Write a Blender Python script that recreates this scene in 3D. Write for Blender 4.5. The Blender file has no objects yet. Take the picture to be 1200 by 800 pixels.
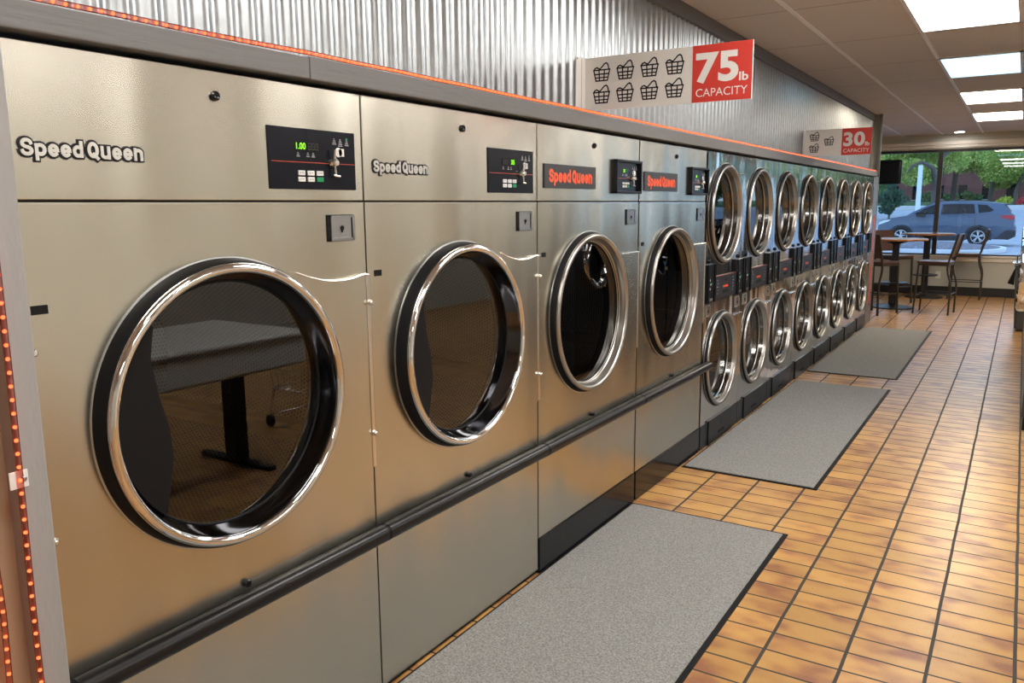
import bpy, bmesh, math, random
from mathutils import Vector, Matrix
random.seed(7)
PI = math.pi
S = bpy.context.scene
C = S.collection

# ------------------------------------------------------------------ materials
def nt(name):
    m = bpy.data.materials.new(name); m.use_nodes = True
    n = m.node_tree; n.nodes.clear()
    return m, n, n.nodes, n.links

def mat(name, col, rough=.5, metal=0., emit=None, estr=0., coat=0., noise=None, nscale=20., ncol=None, bump=0., bscale=80., spec=.5, stretch=None):
    m, n, N, L = nt(name)
    out = N.new('ShaderNodeOutputMaterial'); b = N.new('ShaderNodeBsdfPrincipled')
    L.new(b.outputs[0], out.inputs[0])
    b.inputs['Base Color'].default_value = (*col, 1); b.inputs['Roughness'].default_value = rough
    b.inputs['Metallic'].default_value = metal; b.inputs['Coat Weight'].default_value = coat
    b.inputs['Specular IOR Level'].default_value = spec
    if emit:
        b.inputs['Emission Color'].default_value = (*emit, 1); b.inputs['Emission Strength'].default_value = estr
    if ncol or bump:
        tc = N.new('ShaderNodeTexCoord'); mp = N.new('ShaderNodeMapping')
        L.new(tc.outputs['Object'], mp.inputs[0])
        if stretch: mp.inputs['Scale'].default_value = stretch
    if ncol:
        t = N.new('ShaderNodeTexNoise'); t.inputs['Scale'].default_value = nscale; t.inputs['Detail'].default_value = 6
        L.new(mp.outputs[0], t.inputs['Vector'])
        r = N.new('ShaderNodeValToRGB'); r.color_ramp.elements[0].position = .35; r.color_ramp.elements[1].position = .68
        r.color_ramp.elements[0].color = (*col, 1); r.color_ramp.elements[1].color = (*ncol, 1)
        L.new(t.outputs['Fac'], r.inputs[0]); L.new(r.outputs[0], b.inputs['Base Color'])
    if bump:
        t2 = N.new('ShaderNodeTexNoise'); t2.inputs['Scale'].default_value = bscale; t2.inputs['Detail'].default_value = 4
        L.new(mp.outputs[0], t2.inputs['Vector'])
        bp = N.new('ShaderNodeBump'); bp.inputs['Strength'].default_value = bump; bp.inputs['Distance'].default_value = .01
        L.new(t2.outputs['Fac'], bp.inputs['Height']); L.new(bp.outputs[0], b.inputs['Normal'])
    return m

def stainless(name, col, rough, warp, wscale=2.2, brush=True, aniso=.55):
    m, n, N, L = nt(name)
    out = N.new('ShaderNodeOutputMaterial'); b = N.new('ShaderNodeBsdfPrincipled'); L.new(b.outputs[0], out.inputs[0])
    b.inputs['Metallic'].default_value = 1; b.inputs['Base Color'].default_value = (*col, 1)
    geo = N.new('ShaderNodeNewGeometry')
    b.inputs['Roughness'].default_value = rough
    if aniso:
        b.inputs['Anisotropic'].default_value = aniso
        tg = N.new('ShaderNodeTangent'); tg.direction_type = 'RADIAL'; tg.axis = 'Z'
        b.inputs['Anisotropic Rotation'].default_value = .25
        L.new(tg.outputs[0], b.inputs['Tangent'])
    if warp:                       # the thin sheet is slightly buckled: tilt the normal by a smooth noise
        mp2 = N.new('ShaderNodeMapping'); mp2.inputs['Scale'].default_value = (1, 4.6, .30); L.new(geo.outputs['Position'], mp2.inputs[0])
        w = N.new('ShaderNodeTexNoise'); w.inputs['Scale'].default_value = wscale; w.inputs['Detail'].default_value = 1
        L.new(mp2.outputs[0], w.inputs['Vector'])
        def vm(op, a, b_=None, sc=None):
            q = N.new('ShaderNodeVectorMath'); q.operation = op
            L.new(a, q.inputs[0])
            if b_ is not None:
                if isinstance(b_, tuple): q.inputs[1].default_value = b_
                else: L.new(b_, q.inputs[1])
            if sc is not None: q.inputs['Scale'].default_value = sc
            return q.outputs[0]
        tilt = vm('SCALE', vm('SUBTRACT', w.outputs['Color'], (.5, .5, .5)), None, warp)
        L.new(vm('NORMALIZE', vm('ADD', geo.outputs['Normal'], tilt)), b.inputs['Normal'])
    return m

def glass(name, tint=(1, 1, 1), ior=1.5, rough=0.):
    m, n, N, L = nt(name)
    out = N.new('ShaderNodeOutputMaterial'); mx = N.new('ShaderNodeMixShader'); L.new(mx.outputs[0], out.inputs[0])
    f = N.new('ShaderNodeFresnel'); f.inputs['IOR'].default_value = ior
    tr = N.new('ShaderNodeBsdfTransparent'); tr.inputs[0].default_value = (*tint, 1)
    g = N.new('ShaderNodeBsdfGlossy'); g.inputs['Roughness'].default_value = rough
    L.new(f.outputs[0], mx.inputs[0]); L.new(tr.outputs[0], mx.inputs[1]); L.new(g.outputs[0], mx.inputs[2])
    return m

def emis(name, col, s):
    m, n, N, L = nt(name)
    out = N.new('ShaderNodeOutputMaterial'); e = N.new('ShaderNodeEmission'); L.new(e.outputs[0], out.inputs[0])
    e.inputs[0].default_value = (*col, 1); e.inputs[1].default_value = s
    return m

def math_node(N, L, op, a, b=None, c=None):
    q = N.new('ShaderNodeMath'); q.operation = op
    for i, v in enumerate((a, b, c)):
        if v is None: continue
        if isinstance(v, (int, float)): q.inputs[i].default_value = v
        else: L.new(v, q.inputs[i])
    return q.outputs[0]

def tile_mat():
    m, n, N, L = nt('quarry_tile')
    out = N.new('ShaderNodeOutputMaterial'); b = N.new('ShaderNodeBsdfPrincipled'); L.new(b.outputs[0], out.inputs[0])
    g = N.new('ShaderNodeNewGeometry'); sp = N.new('ShaderNodeSeparateXYZ'); L.new(g.outputs['Position'], sp.inputs[0])
    M = lambda *a: math_node(N, L, *a)
    # a wobble so that the joints are hand laid
    wn = N.new('ShaderNodeTexNoise'); wn.inputs['Scale'].default_value = 3; L.new(g.outputs['Position'], wn.inputs['Vector'])
    wob = M('MULTIPLY', M('SUBTRACT', wn.outputs['Fac'], .5), .008)
    X = M('ADD', M('SUBTRACT', sp.outputs['X'], 1.02 - 2.61), wob); Y = M('ADD', M('ADD', sp.outputs['Y'], 6.6 - .021), wob)
    tw, th = .261, .132
    ux = M('DIVIDE', X, tw); uy = M('DIVIDE', Y, th)
    ix = M('FLOOR', ux); iy = M('FLOOR', uy)
    fx = M('MULTIPLY', M('SUBTRACT', ux, ix), tw); fy = M('MULTIPLY', M('SUBTRACT', uy, iy), th)
    ex = M('MINIMUM', fx, M('SUBTRACT', tw, fx)); ey = M('MINIMUM', fy, M('SUBTRACT', th, fy))
    gx = M('LESS_THAN', ex, .0062); gy = M('LESS_THAN', ey, .0046)
    gr = M('MAXIMUM', gx, gy)
    cb = N.new('ShaderNodeCombineXYZ'); L.new(ix, cb.inputs[0]); L.new(iy, cb.inputs[1])
    wh = N.new('ShaderNodeTexWhiteNoise'); wh.noise_dimensions = '3D'; L.new(cb.outputs[0], wh.inputs['Vector'])
    off = N.new('ShaderNodeVectorMath'); off.operation = 'SCALE'; off.inputs['Scale'].default_value = 30; L.new(wh.outputs['Color'], off.inputs[0])
    ps = N.new('ShaderNodeMapping'); ps.inputs['Scale'].default_value = (6.0, 8.5, 1); L.new(g.outputs['Position'], ps.inputs[0])
    ad = N.new('ShaderNodeVectorMath'); ad.operation = 'ADD'; L.new(ps.outputs[0], ad.inputs[0]); L.new(off.outputs[0], ad.inputs[1])
    bl = N.new('ShaderNodeTexNoise'); bl.inputs['Scale'].default_value = 1; bl.inputs['Detail'].default_value = 1.5; L.new(ad.outputs[0], bl.inputs['Vector'])
    r = N.new('ShaderNodeValToRGB'); e = r.color_ramp.elements
    e[0].position = .40; e[0].color = (.55, .315, .105, 1); e[1].position = .70; e[1].color = (.30, .125, .065, 1)
    k = r.color_ramp.elements.new(.53); k.color = (.50, .265, .09, 1)
    L.new(bl.outputs['Fac'], r.inputs[0])
    hv = N.new('ShaderNodeHueSaturation'); L.new(r.outputs[0], hv.inputs['Color'])
    L.new(M('ADD', M('MULTIPLY', wh.outputs['Value'], .28), .86), hv.inputs['Value'])
    fine = N.new('ShaderNodeTexNoise'); fine.inputs['Scale'].default_value = 160; L.new(g.outputs['Position'], fine.inputs['Vector'])
    mx = N.new('ShaderNodeMix'); mx.data_type = 'RGBA'; L.new(gr, mx.inputs[0]); L.new(hv.outputs[0], mx.inputs[6]); mx.inputs[7].default_value = (.045, .04, .034, 1)
    L.new(mx.outputs[2], b.inputs['Base Color'])
    L.new(M('ADD', M('MULTIPLY', gr, .45), M('ADD', .22, M('MULTIPLY', fine.outputs['Fac'], .16))), b.inputs['Roughness'])
    bp = N.new('ShaderNodeBump'); bp.inputs['Strength'].default_value = .5; bp.inputs['Distance'].default_value = .003
    L.new(M('SUBTRACT', 1, gr), bp.inputs['Height']); L.new(bp.outputs[0], b.inputs['Normal'])
    return m

def ceiling_mat():
    m, n, N, L = nt('acoustic_tile')
    out = N.new('ShaderNodeOutputMaterial'); b = N.new('ShaderNodeBsdfPrincipled'); L.new(b.outputs[0], out.inputs[0])
    g = N.new('ShaderNodeNewGeometry'); sp = N.new('ShaderNodeSeparateXYZ'); L.new(g.outputs['Position'], sp.inputs[0])
    M = lambda *a: math_node(N, L, *a)
    u = M('DIVIDE', M('ADD', sp.outputs['Y'], 12.2 - 6.52), 1.22); f = M('MULTIPLY', M('SUBTRACT', u, M('FLOOR', u)), 1.22)
    line = M('LESS_THAN', M('MINIMUM', f, M('SUBTRACT', 1.22, f)), .007)
    v = N.new('ShaderNodeTexVoronoi'); v.inputs['Scale'].default_value = 90; L.new(g.outputs['Position'], v.inputs['Vector'])
    sp1 = M('MULTIPLY', M('LESS_THAN', v.outputs['Distance'], .22), .35)
    mx = N.new('ShaderNodeMix'); mx.data_type = 'RGBA'; mx.inputs[6].default_value = (.58, .56, .555, 1); mx.inputs[7].default_value = (.28, .26, .255, 1)
    L.new(M('MAXIMUM', sp1, M('MULTIPLY', line, .95)), mx.inputs[0]); L.new(mx.outputs[2], b.inputs['Base Color'])
    b.inputs['Roughness'].default_value = .9
    return m

def perforated_mat():
    m, n, N, L = nt('perforated_drum')
    out = N.new('ShaderNodeOutputMaterial'); b = N.new('ShaderNodeBsdfPrincipled'); L.new(b.outputs[0], out.inputs[0])
    tc = N.new('ShaderNodeTexCoord'); sp = N.new('ShaderNodeSeparateXYZ'); L.new(tc.outputs['UV'], sp.inputs[0])
    M = lambda *a: math_node(N, L, *a)
    p = .013
    v = M('DIVIDE', sp.outputs['Y'], p); row = M('FLOOR', v); sh = M('MULTIPLY', M('MODULO', row, 2), .5)
    u = M('ADD', M('DIVIDE', sp.outputs['X'], p), sh)
    du = M('SUBTRACT', M('FRACT', u), .5); dv = M('SUBTRACT', M('FRACT', v), .5)
    hole = M('LESS_THAN', M('ADD', M('MULTIPLY', du, du), M('MULTIPLY', dv, dv)), .085)
    mx = N.new('ShaderNodeMix'); mx.data_type = 'RGBA'; mx.inputs[6].default_value = (.52, .50, .47, 1); mx.inputs[7].default_value = (.004, .004, .004, 1)
    L.new(hole, mx.inputs[0]); L.new(mx.outputs[2], b.inputs['Base Color'])
    L.new(M('SUBTRACT', 1, hole), b.inputs['Metallic']); b.inputs['Roughness'].default_value = .38
    return m

def leaf_mat(name, c1, c2, c3):
    m, n, N, L = nt(name)
    out = N.new('ShaderNodeOutputMaterial'); b = N.new('ShaderNodeBsdfPrincipled')
    g = N.new('ShaderNodeNewGeometry'); r = N.new('ShaderNodeValToRGB')
    r.color_ramp.elements[0].color = (*c1, 1); r.color_ramp.elements[1].color = (*c3, 1)
    k = r.color_ramp.elements.new(.5); k.color = (*c2, 1)
    L.new(g.outputs['Random Per Island'], r.inputs[0]); L.new(r.outputs[0], b.inputs['Base Color'])
    b.inputs['Roughness'].default_value = .6
    t = N.new('ShaderNodeBsdfTranslucent'); L.new(r.outputs[0], t.inputs[0])
    mx = N.new('ShaderNodeMixShader'); mx.inputs[0].default_value = .35
    L.new(b.outputs[0], mx.inputs[1]); L.new(t.outputs[0], mx.inputs[2]); L.new(mx.outputs[0], out.inputs[0])
    return m

def brick_mat():
    m, n, N, L = nt('red_brick')
    out = N.new('ShaderNodeOutputMaterial'); b = N.new('ShaderNodeBsdfPrincipled'); L.new(b.outputs[0], out.inputs[0])
    tc = N.new('ShaderNodeTexCoord'); mp = N.new('ShaderNodeMapping'); mp.inputs['Rotation'].default_value = (PI / 2, 0, 0)
    L.new(tc.outputs['Object'], mp.inputs[0])
    t = N.new('ShaderNodeTexBrick'); t.inputs['Scale'].default_value = 4
    t.inputs['Color1'].default_value = (.30, .10, .085, 1); t.inputs['Color2'].default_value = (.22, .075, .07, 1); t.inputs['Mortar'].default_value = (.32, .26, .24, 1)
    t.inputs['Mortar Size'].default_value = .012
    L.new(mp.outputs[0], t.inputs['Vector']); L.new(t.outputs['Color'], b.inputs['Base Color']); b.inputs['Roughness'].default_value = .9
    return m

M_ = {}
M_['steel'] = stainless('brushed_stainless', (.60, .575, .495), .27, .20, 1.3)
M_['steel_stack'] = stainless('brushed_stainless_thin', (.64, .63, .61), .13, .16, 2.4, aniso=.3)
M_['rim'] = mat('brushed_rim', (.47, .45, .42), .30, 1.)
M_['chrome'] = mat('chrome', (.82, .82, .83), .05, 1.)
M_['darkchrome'] = mat('dark_chrome', (.10, .10, .11), .10, 1.)
M_['logosteel'] = mat('logo_silver', (.78, .77, .73), .32, .85)
M_['bright'] = mat('bright_edge_steel', (.80, .78, .74), .22, 1.)
M_['galv'] = mat('galvanised_sheet', (.34, .36, .37), .30, 1., ncol=(.40, .42, .43), nscale=25)
M_['black'] = mat('black_plastic', (.009, .010, .013), .35, spec=.25)
M_['blackrub'] = mat('black_rubber', (.005, .005, .006), .55, spec=.2)
M_['washblk'] = mat('charcoal_washer_front', (.035, .036, .04), .35)
M_['drumdark'] = mat('dark_drum_steel', (.06, .06, .06), .4, .8)
M_['blackgloss'] = mat('black_gloss_metal', (.007, .007, .009), .17, spec=.35)
M_['darkgrey'] = mat('charcoal_metal', (.020, .022, .027), .38, spec=.3)
M_['railblk'] = mat('black_rail_paint', (.005, .005, .006), .30, spec=.38)
M_['plate'] = mat('charcoal_plate', (.028, .030, .033), .4)
M_['panelblk'] = mat('control_black', (.006, .007, .012), .25, spec=.22)
M_['grey_steel'] = mat('grey_lock_steel', (.42, .43, .44), .34, 1.)
M_['whitepl'] = mat('white_print', (.75, .75, .73), .4)
M_['dimprint'] = mat('grey_print', (.38, .38, .40), .5)
M_['greenbtn'] = mat('green_button', (.0, .25, .09), .4)
M_['redline'] = mat('red_line', (.45, .05, .02), .4)
M_['orangetx'] = mat('orange_red_print', (.85, .10, .03), .45)
M_['led'] = emis('green_led', (.25, 1., .02), 1.6)
M_['leddim'] = mat('unlit_led', (.03, .035, .03), .3)
M_['trimgrey'] = mat('grey_painted_wood', (.155, .152, .15), .55, bump=.22, bscale=60, stretch=(1, .12, 1.4))
M_['postgrey'] = mat('light_grey_painted_post', (.30, .295, .29), .55, bump=.25, bscale=50, stretch=(1, 1, .3))
M_['endgrey'] = mat('grey_metal_post', (.17, .17, .165), .4, .3)
M_['beam'] = mat('grey_painted_beam', (.11, .11, .115), .5)
M_['beige'] = mat('beige_wall_paint', (.50, .50, .445), .7, bump=.1, bscale=120)
M_['tan'] = mat('tan_wall_paint', (.36, .29, .19), .6)
M_['cream'] = mat('cream_wood_trim', (.70, .65, .58), .45)
M_['basebl'] = mat('black_vinyl_base', (.012, .012, .013), .4)
M_['tile'] = tile_mat()
M_['ceil'] = ceiling_mat()
M_['tbar'] = mat('ceiling_grid_paint', (.80, .81, .84), .5)
M_['perf'] = perforated_mat()
M_['dglass'] = glass('dryer_door_glass', (.22, .22, .23), 1.85)
M_['wglass'] = glass('window_glass', (.93, .97, 1.), 1.5)
M_['mullion'] = mat('dark_bronze_frame', (.03, .024, .02), .4)
M_['light_cool'] = emis('diffuser_cool', (1., .97, .93), 15)
M_['light_blue'] = emis('diffuser_blue', (.45, .80, 1.), 1.6)
M_['light_warm'] = emis('diffuser_warm', (1., .86, .66), 15)
M_['can'] = emis('can_lamp', (1., .95, .9), 60)
M_['white'] = mat('white_enamel', (.72, .72, .70), .4)
M_['signwhite'] = mat('white_sign_board', (.76, .74, .70), .5)
M_['signred'] = mat('red_sign_board', (.62, .045, .03), .5)
M_['signblack'] = mat('black_ink', (.010, .009, .014), .5, spec=.3)
M_['bulb'] = emis('amber_bulb', (1., .16, .05), 3.2)
M_['rope'] = glass('clear_rope_tube', (.90, .62, .60), 1.4, .2)
M_['mat'] = mat('grey_carpet_mat', (.19, .187, .18), .95, ncol=(.37, .365, .352), nscale=130, bump=.6, bscale=260)
M_['wood'] = mat('brown_wood', (.060, .022, .013), .30, ncol=(.10, .038, .02), nscale=9, stretch=(1, 8, 8))
M_['woodtop'] = mat('table_top_wood', (.30, .13, .055), .25, ncol=(.38, .18, .08), nscale=7, stretch=(1, 9, 1))
M_['bronze'] = mat('bronze_metal', (.062, .050, .038), .4, .6)
M_['castblk'] = mat('black_cast_metal', (.012, .012, .014), .4, .3)
M_['bingrey'] = mat('grey_bin_plastic', (.075, .078, .08), .5)
M_['car'] = mat('blue_grey_car_paint', (.050, .078, .130), .34, .35, coat=.35)
M_['carglass'] = mat('tinted_car_glass', (.006, .008, .010), .08, spec=.22)
M_['tyre'] = mat('tyre_rubber', (.012, .012, .013), .7)
M_['alloy'] = mat('alloy_wheel', (.55, .57, .60), .3, .9)
M_['clad'] = mat('grey_cladding', (.025, .028, .034), .6, spec=.3)
M_['tail'] = mat('tail_lamp_red', (.45, .04, .06), .15)
M_['headl'] = mat('head_lamp', (.6, .65, .7), .1)
M_['asphalt'] = mat('pale_asphalt', (.27, .29, .33), .85, ncol=(.34, .36, .40), nscale=3)
M_['kerb'] = mat('concrete_kerb', (.55, .56, .58), .85)
M_['mulch'] = mat('dark_mulch', (.07, .06, .07), .95, ncol=(.24, .22, .25), nscale=14, bump=1., bscale=30)
M_['grass'] = mat('lawn_grass', (.05, .13, .03), .9, ncol=(.10, .21, .05), nscale=4)
M_['bark'] = mat('grey_bark', (.10, .085, .075), .9)
M_['leaf1'] = leaf_mat('bright_leaves', (.15, .25, .05), (.33, .44, .09), (.60, .64, .18))
M_['leaf2'] = leaf_mat('dark_leaves', (.07, .15, .06), (.14, .27, .10), (.28, .40, .16))
M_['leaf3'] = leaf_mat('blue_green_leaves', (.03, .09, .06), (.06, .14, .09), (.10, .20, .13))
M_['brick'] = brick_mat()
M_['polewhite'] = mat('pale_blue_white_pole', (.60, .68, .80), .5)
M_['flowerred'] = mat('red_flowers', (.5, .03, .05), .7)
M_['flowery'] = mat('yellow_green_shrub', (.40, .46, .06), .8)

# ------------------------------------------------------------------ mesh helpers
class MB:
    def __init__(s): s.b = bmesh.new()
    def box(s, x0, x1, y0, y1, z0, z1, bev=0., seg=2):
        t = bmesh.new(); bmesh.ops.create_cube(t, size=1)
        for v in t.verts: v.co = ((x0 + x1) / 2 + v.co.x * (x1 - x0), (y0 + y1) / 2 + v.co.y * (y1 - y0), (z0 + z1) / 2 + v.co.z * (z1 - z0))
        if bev: bmesh.ops.bevel(t, geom=t.edges[:], offset=bev, segments=seg, profile=.5, affect='EDGES')
        return s.merge(t)
    def merge(s, t, mtx=None):
        if mtx is not None: t.transform(mtx)
        me = bpy.data.meshes.new('t'); t.to_mesh(me); t.free(); s.b.from_mesh(me); bpy.data.meshes.remove(me); return s
    def lathe(s, prof, c=(0, 0, 0), axis='x', seg=64, closed=False, a0=0., a1=2 * PI):
        full = abs(a1 - a0 - 2 * PI) < 1e-6
        ns = seg if full else seg + 1
        ring = []
        for i in range(ns):
            a = a0 + (a1 - a0) * i / seg
            row = []
            for (r, h) in prof:
                u, w = r * math.cos(a), r * math.sin(a)
                p = {'x': (h, u, w), 'y': (u, h, w), 'z': (u, w, h)}[axis]
                row.append(s.b.verts.new((c[0] + p[0], c[1] + p[1], c[2] + p[2])))
            ring.append(row)
        k = len(prof)
        for i in range(seg):
            A, B = ring[i], ring[(i + 1) % ns]
            for j in range(k if closed else k - 1):
                q = (A[j], A[(j + 1) % k], B[(j + 1) % k], B[j])
                try: s.b.faces.new(q)
                except ValueError: pass
        return s
    def disc(s, r, h, c=(0, 0, 0), axis='x', seg=64):
        vs = []
        for i in range(seg):
            a = 2 * PI * i / seg; u, w = r * math.cos(a), r * math.sin(a)
            p = {'x': (h, u, w), 'y': (u, h, w), 'z': (u, w, h)}[axis]
            vs.append(s.b.verts.new((c[0] + p[0], c[1] + p[1], c[2] + p[2])))
        s.b.faces.new(vs); return s
    def cyl(s, r, h0, h1, c=(0, 0, 0), axis='x', seg=32, bev=0., r2=None):
        r2 = r if r2 is None else r2
        b = bev
        prof = [(.0001, h0), (r - b, h0), (r, h0 + b), (r2, h1 - b), (r2 - b, h1), (.0001, h1)] if b else [(.0001, h0), (r, h0), (r2, h1), (.0001, h1)]
        return s.lathe(prof, c, axis, seg)
    def tube(s, pts, r, seg=10, sq=False, caps=True):
        pts = [Vector(p) for p in pts]; n = 4 if sq else seg
        prev = None; up = Vector((0, 0, 1))
        d0 = (pts[1] - pts[0]).normalized()
        if abs(d0.dot(up)) > .95: up = Vector((1, 0, 0))
        for i, p in enumerate(pts):
            if i == 0: d = pts[1] - pts[0]
            elif i == len(pts) - 1: d = pts[-1] - pts[-2]
            else: d = (pts[i + 1] - p).normalized() + (p - pts[i - 1]).normalized()
            d.normalize(); a = d.cross(up).normalized(); b2 = a.cross(d).normalized()
            rr = r[i] if isinstance(r, (list, tuple)) else r
            row = []
            for k in range(n):
                t = 2 * PI * (k + (.5 if sq else 0)) / n
                q = rr * (1.414 if sq else 1)
                row.append(s.b.verts.new(p + a * math.cos(t) * q + b2 * math.sin(t) * q))
            if prev:
                for k in range(n): s.b.faces.new((prev[k], prev[(k + 1) % n], row[(k + 1) % n], row[k]))
            elif caps: s.b.faces.new(row[::-1])
            prev = row
        if caps: s.b.faces.new(prev)
        return s
    def prism(s, poly, h0, h1, axis='x', bev=0.):
        t = bmesh.new()
        f = lambda u, w, h: {'x': (h, u, w), 'y': (u, h, w), 'z': (u, w, h)}[axis]
        A = [t.verts.new(f(u, w, h0)) for u, w in poly]; B = [t.verts.new(f(u, w, h1)) for u, w in poly]
        t.faces.new(A[::-1]); t.faces.new(B)
        for i in range(len(poly)):
            j = (i + 1) % len(poly); t.faces.new((A[i], A[j], B[j], B[i]))
        bmesh.ops.recalc_face_normals(t, faces=t.faces[:])
        if bev: bmesh.ops.bevel(t, geom=[e for e in t.edges], offset=bev, segments=2, profile=.5, affect='EDGES', clamp_overlap=True)
        return s.merge(t)
    def strip(s, pts, w, h, f):     # flat ribbon along 2-D points, placed by f(u,v,h)
        for (a, b) in zip(pts[:-1], pts[1:]):
            a = Vector(a); b = Vector(b); d = (b - a)
            if d.length < 1e-6: continue
            d.normalize(); nrm = Vector((-d.y, d.x)) * w / 2; a2 = a - d * w / 2; b2 = b + d * w / 2
            q = [a2 - nrm, b2 - nrm, b2 + nrm, a2 + nrm]
            s.b.faces.new([s.b.verts.new(f(p.x, p.y, h)) for p in q])
        return s
    def panel_hole(s, y0, y1, z0, z1, yc, zc, r, x=0., seg=96, depth=.02, hd=.02):
        angs = [2 * PI * i / seg for i in range(seg)]
        for (cy, cz) in ((y0, z0), (y1, z0), (y1, z1), (y0, z1)):
            t = math.atan2(cz - zc, cy - yc) % (2 * PI)
            i = min(range(seg), key=lambda k: abs((angs[k] - t + PI) % (2 * PI) - PI)); angs[i] = t
        I, O, IB, OB = [], [], [], []
        for a in angs:
            c, n = math.cos(a), math.sin(a); k = 1e9
            if c > 1e-9: k = min(k, (y1 - yc) / c)
            if c < -1e-9: k = min(k, (y0 - yc) / c)
            if n > 1e-9: k = min(k, (z1 - zc) / n)
            if n < -1e-9: k = min(k, (z0 - zc) / n)
            I.append(s.b.verts.new((x, yc + r * c, zc + r * n))); O.append(s.b.verts.new((x, yc + k * c, zc + k * n)))
            IB.append(s.b.verts.new((x - hd, yc + r * c, zc + r * n))); OB.append(s.b.verts.new((x - depth, yc + k * c, zc + k * n)))
        for i in range(seg):
            j = (i + 1) % seg
            s.b.faces.new((I[i], O[i], O[j], I[j])); s.b.faces.new((O[i], OB[i], OB[j], O[j])); s.b.faces.new((I[j], IB[j], IB[i], I[i]))
        return s
    def build(s, name, m, parent=None, smooth=None, loc=None, normals=True):
        me = bpy.data.meshes.new(name)
        if normals: bmesh.ops.recalc_face_normals(s.b, faces=s.b.faces[:])
        s.b.to_mesh(me); s.b.free()
        o = bpy.data.objects.new(name, me); C.objects.link(o)
        me.materials.append(M_[m] if isinstance(m, str) else m)
        if parent is not None: o.parent = parent
        if loc: o.location = loc
        if smooth:
            for p in me.polygons: p.use_smooth = True
            me.set_sharp_from_angle(angle=math.radians(smooth))
        return o

def thing(name, label, cat, loc=(0, 0, 0), rz=0., group=None):
    o = bpy.data.objects.new(name, None); C.objects.link(o); o.location = loc; o.rotation_euler = (0, 0, rz); o.empty_display_size = .1
    o['label'] = label; o['category'] = cat
    if group: o['group'] = group
    return o
def tag(o, label, cat, group=None, kind=None):
    o['label'] = label; o['category'] = cat
    if group: o['group'] = group
    if kind: o['kind'] = kind
    return o
def struct(o): o['kind'] = 'structure'; return o
def dup(root, loc, label=None, rz=None):
    r = root.copy(); C.objects.link(r); r.location = loc
    if rz is not None: r.rotation_euler = (0, 0, rz)
    if label: r['label'] = label
    for ch in list(root.children):
        c = ch.copy(); C.objects.link(c); c.parent = r
        for g in list(ch.children):
            d = g.copy(); C.objects.link(d); d.parent = c
    return r

def text_bm(s, width=None, height=None, bold=0., extrude=0., align='CENTER', spacing=1.):
    cu = bpy.data.curves.new('txt', 'FONT'); cu.body = s; cu.size = 1; cu.offset = bold; cu.extrude = extrude; cu.resolution_u = 4; cu.space_character = spacing
    o = bpy.data.objects.new('txt', cu); C.objects.link(o)
    dg = bpy.context.evaluated_depsgraph_get(); me = bpy.data.meshes.new_from_object(o.evaluated_get(dg))
    bpy.data.objects.remove(o); bpy.data.curves.remove(cu)
    b = bmesh.new(); b.from_mesh(me); bpy.data.meshes.remove(me)
    xs = [v.co.x for v in b.verts]; ys = [v.co.y for v in b.verts]
    cx, cy = (min(xs) + max(xs)) / 2, (min(ys) + max(ys)) / 2
    W, H = max(xs) - min(xs), max(ys) - min(ys)
    sx = (width / W) if width else height / H; sy = (height / H) if height else sx
    for v in b.verts: v.co = ((v.co.x - cx) * sx, (v.co.y - cy) * sy, v.co.z)
    return b
def text_obj(name, s, m, parent, center, width, height, face='x', bold=0., extrude=.0, spacing=1.):
    b = text_bm(s, width, height, bold, extrude, spacing=spacing)
    R = Matrix(((0, 0, 1, 0), (1, 0, 0, 0), (0, 1, 0, 0), (0, 0, 0, 1))) if face == 'x' else Matrix(((1, 0, 0, 0), (0, 0, -1, 0), (0, 1, 0, 0), (0, 0, 0, 1)))
    b.transform(Matrix.Translation(center) @ R)
    mb = MB(); mb.merge(b); return mb.build(name, m, parent, normals=False)

# heavy condensed lettering drawn with thick strokes: (polyline list, advance)
def arc_(cx, cy, rx, ry, a0, a1, n=10): return [(cx + rx * math.cos(math.radians(a0 + (a1 - a0) * i / n)), cy + ry * math.sin(math.radians(a0 + (a1 - a0) * i / n))) for i in range(n + 1)]
XH = .70
GLY = {
 'S': ([arc_(.29, .70, .19, .20, 10, 250, 12) + arc_(.29, .27, .20, .20, 80, -170, 12)], .62),
 'p': ([[(.11, -.22), (.11, XH - .07)], [(.11, .56)] + arc_(.29, .36, .18, .27, 110, -110, 10) + [(.11, .14)]], .60),
 'e': ([[(.12, .34), (.46, .34)], [(.46, .34)] + arc_(.29, .35, .17, .28, 0, 310, 14)], .59),
 'd': ([[(.46, .07), (.46, .93)], [(.46, .56)] + arc_(.29, .36, .18, .27, 70, 290, 10) + [(.46, .14)]], .60),
 'Q': ([arc_(.31, .50, .20, .40, 0, 360, 20), [(.34, .22), (.52, -.02)]], .66),
 'u': ([[(.11, XH), (.11, .24)] + arc_(.28, .23, .17, .16, 180, 330, 8), [(.46, XH), (.46, .04)]], .60),
 'n': ([[(.11, .04), (.11, XH)], [(.11, .45)] + arc_(.28, .45, .17, .18, 150, 0, 8) + [(.46, .04)]], .60),
 ' ': ([], .14)}
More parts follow.
